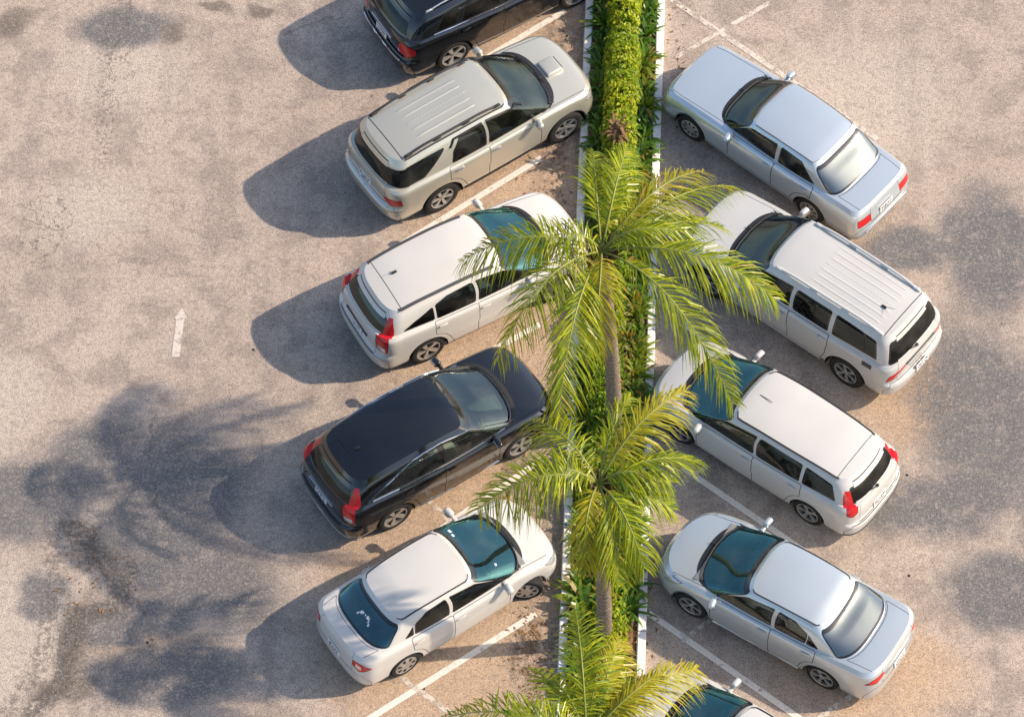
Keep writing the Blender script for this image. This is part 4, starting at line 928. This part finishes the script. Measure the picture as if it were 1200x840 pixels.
def palm(label, base, top, fronds, seed, extra=14, dry=(), size=.95):
    rn = random.Random(seed); root = thing('palm_tree', label, 'palm tree', (base[0], base[1], .05), 0, 'coconut palms in the planted strip')
    tv = Vector((top[0]-base[0], top[1]-base[1], top[2]-.05))
    tm, nt, out = (None, None, None)
    if 'trunk' not in LM:
        tm, nt, out = new_mat('palm bark'); b = NB(nt); oc = b.objco(); sz = b.n('ShaderNodeSeparateXYZ'); b.put(sz.inputs[0], oc)
        rings = b.math('FRACT', b.math('ADD', b.math('MULTIPLY', sz.outputs[2], 9.), b.math('MULTIPLY', b.noise(oc, 4, 2), 1.3)))
        rr = b.ramp(rings, .0, .22); nz = b.noise(oc, 18, 4, .7)
        c = b.mix(b.ramp(nz, .35, .7), (.20, .15, .115), (.34, .27, .21)); c = b.mix(rr, (.085, .06, .045), c)
        nt.links.new(b.bsdf(c, .9, 0, 0, .2, b.bump(b.math('ADD', rings, nz), .6, .03)), out.inputs[0]); LM['trunk'] = tm
        LM['frond'] = leaf_mat('palm leaflets', (.045, .125, .010), (.46, .50, .012), ((.50, .36, .07), .95), .34, .32)
        LM['frond_y'] = leaf_mat('yellowing palm leaflets', (.24, .27, .014), (.52, .46, .025), ((.50, .34, .08), .92), .36, .32)
        LM['frond_d'] = leaf_mat('dry palm leaflets', (.22, .14, .07), (.38, .28, .15), None, .2, .7)
        LM['rib'] = plain('palm midrib', (.24, .26, .045), .45, var=.4); LM['fibre'] = plain('palm fibre', (.17, .105, .055), .9, var=.6, scale=20)
    t = MB(); n = 40; q = []
    for k in range(n+1):
        f = k/n; w = Vector((tv.x*f**1.5, tv.y*f**1.5, tv.z*f)); q.append(w)
    t.tube(q, [(.22 if k == 0 else .165 if k == 1 else .135)-.04*(k/n)+.012*(k % 2) for k in range(n+1)], 12); t.build('trunk', LM['trunk'], root, 60)
    cr = MB()
    for k in range(22):
        a = rn.uniform(0, 2*PI); e = rn.uniform(.5, 1.3); d = Vector((math.cos(a)*math.cos(e), math.sin(a)*math.cos(e), math.sin(e))); s0 = tv+Vector((d.x*.05, d.y*.05, -.28))
        cr.tube([s0, s0+d*.3, s0+d*.5], [.045, .03, .012], 5)
    cr.build('crown_shaft', LM['fibre'], root, 60)
    def lift(f):     # shallower droop, same reach across the view of the lot
        R, az, dz = f[:3]
        if dz > -.3 or f[-1] == 'k': return f
        d2 = dz*.38; X, Y = R*math.cos(rad(az)), R*math.sin(rad(az))+.63*(dz-d2)
        return (math.hypot(X, Y), math.degrees(math.atan2(Y, X)), d2)+tuple(f[3:])
    fronds = [lift(f) for f in fronds]
    allf = [(f, 'y' if len(f) > 4 and f[4] == 'y' else '') for f in fronds]
    for k in range(extra):
        az = 360*k/extra+rn.uniform(-16, 16); R = rn.uniform(.9, 1.7); allf.append(((R, az, rn.uniform(-.2, .75), rn.uniform(40, 68)), 'y' if rn.random() < .12 else ''))
    for f in dry: allf.append((f, 'd'))
    for f, kind in allf:
        B, ribs = frond_mesh(rn, f[0]*size, f[1], f[2], f[3], leaf=min(.74, .36+.15*f[0]) if kind != 'd' else .4, n=int(31+18*f[0]), hang=1.1 if kind != 'd' else 1.4, width=.022 if kind != 'd' else .018)
        o = B.obj('frond', LM['frond'+('_'+kind if kind else '')], root); o.location = tv
        if kind == 'y': o['label'] = 'yellow green frond'
        if kind == 'd': o['label'] = 'dry brown frond'
        mb = MB().tube(ribs, [.022-.018*k/12 for k in range(13)], 6); r_ = mb.build('midrib', LM['rib'] if kind != 'd' else LM['fibre'], o, 60)
    return root

def lily_mesh(rn, nb, L):
    B = Blades()
    for k in range(nb):
        a = 2*PI*k/nb*2.4+rn.uniform(-.4, .4); e = rn.uniform(.55, 1.35); d = Vector((math.cos(a), math.sin(a), 0)); l_ = L*rn.uniform(.65, 1.1); up = Vector((0, 0, 1)); side = Vector((-d.y, d.x, 0))
        q = [d*l_*(math.cos(e)*t+.18*t*t)+up*l_*(math.sin(e)*t-.55*t**2.4*(1.25-math.sin(e)*.5)) for t in (0, .3, .6, .85, 1.)]
        w = rn.uniform(.045, .065); B.strip(q, [w*.7, w, w*.95, w*.6, w*.08], (side+up*rn.uniform(-.3, .3)).normalized())
    return B
def make_plants():
    rn = random.Random(11)
    lm = leaf_mat('strap leaves', (.045, .12, .014), (.13, .25, .025), ((.26, .24, .04), .93), .28, .35)
    lmy = leaf_mat('light strap leaves', (.11, .20, .018), (.28, .34, .03), ((.34, .24, .06), .86), .35, .38)
    # strap-leaved lilies: a few grown clumps, copied along both kerbs
    protos = {}
    for key, mat in (('d', lm), ('l', lmy)):
        protos[key] = [lily_mesh(rn, n, L) for n, L in ((26, .54), (22, .48), (30, .58), (20, .44))]
        protos[key] = [(B, mat) for B in protos[key]]
    made = {}
    def lily(x, y, key, k, s_, lab, grp):
        if (key, k) in made:
            o = made[(key, k)].copy(); COL.objects.link(o)
        else:
            B, mat = protos[key][k]; o = B.obj('strap_leaf_lily', mat); made[(key, k)] = o
        o.location = (x, y, .08); o.rotation_euler = (0, 0, rn.uniform(0, 6.28)); o.scale = (s_, s_, s_)
        tag(o, lab, 'lily', grp)
    y = 8.6
    while y > -7.6:
        if not (1.3 < y < 3.0 and rn.random() < .35) and not (-1.2 < y < .9 and rn.random() < .3):
            lily(kerbL(y)+rn.uniform(.30, .44), y, 'd' if rn.random() < (.9 if y > -4.3 else .55) else 'l', rn.randrange(4), rn.uniform(.8, 1.15), 'green strap-leaved lily in the row behind the kerb that the SUVs nose up to', 'lilies along the kerb facing the SUVs')
        if not (-6.6 < y < -3.9 and rn.random() < .6):
            lily(kerbR(y)-rn.uniform(.28, .42), y, 'd' if rn.random() < (.7 if y > 3 else .45) else 'l', rn.randrange(4), rn.uniform(.75, 1.1), 'green strap-leaved lily in the row behind the kerb that the silver saloons nose up to', 'lilies along the kerb facing the silver saloons')
        y -= rn.uniform(.20, .29)
    for k in range(40):   # scattered young lilies under the lower palms
        y = rn.uniform(-7.4, -3.6); lily(rn.uniform(kerbL(y)+.45, kerbR(y)-.45), y, 'l' if rn.random() < .6 else 'd', rn.randrange(4), rn.uniform(.55, .9), 'light green lily loose in the bare soil between the two kerb rows', 'lilies loose in the soil')
    # clipped hedge of small round leaves
    def hedge(label, y0, y1, f0, f1, H, n, mats, lumps, seed):
        r2 = random.Random(seed); root = thing('hedge', label, 'hedge', ((kerbL((y0+y1)/2)+kerbR((y0+y1)/2))/2, (y0+y1)/2, .1)); cx, cy = root.location.x, root.location.y
        for mi, (mat, sh) in enumerate(mats):
            V, F = [], []
            for k in range(int(n*sh)):
                y = r2.uniform(y0, y1); wv = .5+.35*math.sin(y*2.1+seed)*math.sin(y*4.7+mi)+.35*math.sin(y*9.3+2*seed)*math.sin(y*13.1+1); th = r2.uniform(0.02, PI-.02); rr = 1-.30*r2.random()**2+(.22*r2.random() if r2.random() < .06 else 0)
                xa, xb = kerbL(y)+.155+f0*1.18, kerbL(y)+.155+f1*1.18; c = (xa+xb)/2; hw = (xb-xa)/2*(.80+.34*wv); hh = H*(.74+.40*wv*lumps)
                p = Vector((c+hw*rr*math.cos(th)*1.05, y, .08+hh*rr*math.sin(th)**.6)); nrm = Vector((math.cos(th)/hw, r2.uniform(-1.4, 1.4), math.sin(th)/hh+.8)).normalized()
                nrm = (nrm+Vector((r2.uniform(-.8, .8), r2.uniform(-.8, .8), r2.uniform(-.3, .8)))).normalized(); a = nrm.orthogonal().normalized(); ang = r2.uniform(0, 6.28); bb = nrm.cross(a); u = a*math.cos(ang)+bb*math.sin(ang); v = nrm.cross(u); s_ = r2.uniform(.026, .062)
                i0 = len(V); fold = nrm*s_*.35
                V += [tuple(p-u*s_), tuple(p+v*s_*.55+fold), tuple(p+u*s_), tuple(p-v*s_*.55+fold), tuple(p)]
                F += [(i0, i0+4, i0+1), (i0+4, i0+2, i0+1), (i0, i0+3, i0+4), (i0+4, i0+3, i0+2)]
            V = [(a-cx, b_-cy, c_-.1) for a, b_, c_ in V]
            mesh_obj('foliage' if mi == 0 else 'new_growth', V, F, mat, root, smooth=False)
        st = MB()
        for k in range(int((y1-y0)*5)):
            y = r2.uniform(y0, y1); x = kerbL(y)+.155+(f0+f1)/2*1.18+r2.uniform(-.1, .1); st.tube([(x-cx, y-cy, -.05), (x-cx+r2.uniform(-.1, .1), y-cy+r2.uniform(-.1, .1), H*.7)], [.012, .006], 5)
        st.build('stems', plain('woody stem', (.12, .085, .06), .9), root)
    gr = leaf_mat('hedge leaves', (.15, .26, .012), (.33, .43, .02), None, .42); ye = leaf_mat('golden hedge leaves', (.34, .43, .02), (.54, .57, .03), ((.42, .25, .06), .94), .35); dg = leaf_mat('deep hedge leaves', (.08, .18, .012), (.18, .30, .02), None, .4)
    hedge('golden green clipped hedge running down the strip from the top edge to the tallest palm', 2.3, 8.9, .24, .74, .72, 11500, ((gr, .6), (ye, .4)), 1., 3)
    hedge('bright green low hedge beside the bare trunk between the two upper palms', -3.2, 2.2, .12, .66, .55, 6500, ((gr, .6), (dg, .4)), 1., 5)
    hedge('low light green shrubs in the strip under the middle palm', -6.9, -3.5, .34, .84, .30, 2600, ((gr, .5), (ye, .5)), 1.6, 9)
    # croton: orange and red leaves
    cm = leaf_mat('croton leaves', (.38, .10, .03), (.40, .27, .03), ((.07, .16, .02), .30), .3)
    for k, (x, y, s_) in enumerate([(2.2, .95, .95), (2.12, .1, .9), (2.05, -.8, .85), (2.3, 3.35, .9), (2.18, 2.9, .9)]):
        B = Blades()
        for q in range(46):
            a, e = rn.uniform(0, 6.28), rn.uniform(-.1, 1.4); d = Vector((math.cos(a)*math.cos(e), math.sin(a)*math.cos(e), math.sin(e))); p = d*rn.uniform(.12, .28)*s_+Vector((0, 0, .25)); sd = d.cross(Vector((rn.uniform(-1, 1), rn.uniform(-1, 1), 1))).normalized(); l_ = rn.uniform(.12, .22)
            B.strip([p, p+d*l_*.5, p+d*l_+Vector((0, 0, -.04))], [.02, .05, .008], sd)
        o = B.obj('croton', cm); o.location = (x, y, .08); tag(o, 'small orange and green croton bush among the lilies by the kerb, nearest the tallest palm' if y < 2 else 'small orange croton bush at the foot of the golden hedge', 'croton', 'croton bushes under the tallest palm' if y < 2 else 'croton bushes by the golden hedge')
    # withered palm stump with dry leaf bases
    root = thing('dead_palm_stump', 'withered brown palm stump with ragged dry leaf bases in the golden hedge', 'palm stump', (1.92, 4.35, .05))
    st = MB().tube([(0, 0, 0), (-.02, .02, .4), (0, .04, .85), (.03, .05, 1.0)], [.15, .13, .12, .05], 10); st.build('trunk', LM['fibre'], root, 60)
    B = Blades()
    for k in range(70):
        a = rn.uniform(0, 6.28); d = Vector((math.cos(a), math.sin(a), 0)); z = rn.uniform(.3, 1.05); e = rn.choice((-1, 1))*rn.uniform(.6, 1.4); l_ = rn.uniform(.12, .34); p = d*.09+Vector((0, 0, z)); v = Vector((d.x*math.cos(e), d.y*math.cos(e), math.sin(e)))
        B.strip([p, p+v*l_*.5, p+v*l_+Vector((0, 0, -l_*.35))], [.05, .045, .01], d.cross(v).normalized() if d.cross(v).length > .1 else Vector((0, 0, 1)))
    B.obj('dry_leaf_bases', leaf_mat('dry bases', (.16, .085, .045), (.40, .24, .13), None, .15, .8), root)
    # dry leaf litter
    V, F = [], []
    spots = [(.35, -6.1, .16, .5, 160), (.28, -5.55, .12, .25, 60), (.42, -6.6, .15, .4, 90), (.75, 5.2, .2, 1.4, 150), (.5, 3.2, .25, .6, 60), (.2, -2.5, .25, .7, 50), (-7.2, -4.6, .5, .6, 70), (2.1, -5.2, .2, .6, 150), (3.1, 6.8, .12, .8, 50)]
    for cx, cy, sx, sy, n in spots:
        for k in range(n):
            x, y = rn.gauss(cx, sx), rn.gauss(cy, sy); z = .012 if not kerbL(y)+.1 < x < kerbR(y)-.1 else .15
            if kerbL(y)-.03 < x < kerbL(y)+.19: continue
            a = rn.uniform(0, 6.28); l_ = rn.uniform(.012, .045); u = Vector((math.cos(a), math.sin(a), rn.uniform(-.1, .3)))*l_; v = Vector((-math.sin(a), math.cos(a), rn.uniform(-.2, .2)))*l_*.45; p = Vector((x, y, z)); i0 = len(V)
            V += [tuple(p-u), tuple(p+v), tuple(p+u), tuple(p-v)]; F.append((i0, i0+1, i0+2, i0+3))
    tag(mesh_obj('leaf_litter', V, F, leaf_mat('dry litter', (.16, .085, .04), (.36, .20, .09), None, .05, .9), smooth=False), kind='stuff')

def make_palms():
    palm('tallest palm with the widest green crown, hanging over a white bonnet on either side', (1.81, -1.6), (1.48, -1.6, 5.89), [
        (2.45, 178, -.55, 38), (2.35, 209, -1.25, 34), (2.3, 243, -2.0, 24), (1.3, 268, -1.2, 38, 'y'), (3.1, -43, -1.55, 28, 'k'), (3.05, -8, -.85, 30), (2.8, 27, -.25, 36), (2.5, 44, .0, 36, 'y'), (2.05, 74, .3, 42), (2.0, 98, .15, 40), (2.2, 12, -.3, 40)],
        21, 2, dry=[(1.3, 165, -.7, 12), (1.0, 190, -.9, 5)])
    palm('middle palm, shorter and more upright, between the black SUV and the white people carrier', (1.58, -5.71), (1.40, -5.55, 5.05), [
        (2.1, 127, -.45, 44), (2.33, 47, .5, 50, 'y'), (1.9, 10, .1, 44), (1.4, -22, -.2, 40), (2.25, 177, -.65, 40), (1.0, 150, -.25, 42, 'y'), (1.1, 243, -1.0, 34, 'y'), (1.6, -56, -.6, 34), (1.0, 268, -1.2, 24), (1.7, 76, .4, 46), (1.3, -70, -1.3, 28)],
        22, 2, size=.88)
    palm('lowest palm, cut by the bottom edge, one upright frond fanning over the bare soil', (1.23, -10.3), (1.16, -10.25, 5.15), [
        (2.2, 94, .6, 56), (2.5, 166, -.45, 40), (2.3, 32, -.05, 42, 'y'), (1.75, 64, .4, 48, 'y'), (2.2, 8, -.7, 34), (1.5, 80, .5, 52), (1.5, 125, .2, 46), (2.2, 205, -1., 30), (2.0, 330, -1., 30), (1.8, 270, -1.2, 30), (1.5, 32, .5, 50, 'y')],
        23, 6)

def make_light():
    w = bpy.data.worlds.new('World'); SC.world = w; w.use_nodes = True; nt = w.node_tree
    sk = nt.nodes.new('ShaderNodeTexSky'); sk.sky_type = 'NISHITA'; sk.sun_disc = False; sk.sun_elevation = rad(SUN_EL); sk.sun_rotation = rad(90-SUN_AZ); sk.air_density = 1.; sk.dust_density = 1.7; sk.ozone_density = 1.
    nt.links.new(sk.outputs[0], nt.nodes['Background'].inputs[0]); nt.nodes['Background'].inputs[1].default_value = SKY
    s = bpy.data.lights.new('sun', 'SUN'); s.energy = SUN; s.angle = rad(.7); s.color = (1., .83, .65)
    so = link(bpy.data.objects.new('sun', s)); e, a = rad(SUN_EL), rad(SUN_AZ)
    so.rotation_euler = Vector((math.cos(e)*math.cos(a), math.cos(e)*math.sin(a), math.sin(e))).to_track_quat('Z', 'Y').to_euler()
    cd = bpy.data.cameras.new('camera'); co = link(bpy.data.objects.new('camera', cd)); SC.camera = co; cd.clip_start = 1; cd.clip_end = 2000; cd.sensor_width = 36; cd.lens = 36*4900/1200
    co.location = (0, -39.7034, 63.5388); co.rotation_euler = (rad(32), 0, 0)
    v = SC.view_settings; v.view_transform = 'Standard'; v.look = 'None'; v.gamma = 1; v.use_curve_mapping = False; v.exposure = EXPO
    SC.cycles.max_bounces = 5; SC.cycles.diffuse_bounces = 3; SC.cycles.glossy_bounces = 3; SC.cycles.transparent_max_bounces = 10
SUN_EL, SUN_AZ, SUN, SKY, EXPO = 36.5, 6.5, 3.95, .15, .54
make_ground(); make_cars(); make_palms(); make_plants(); make_light()
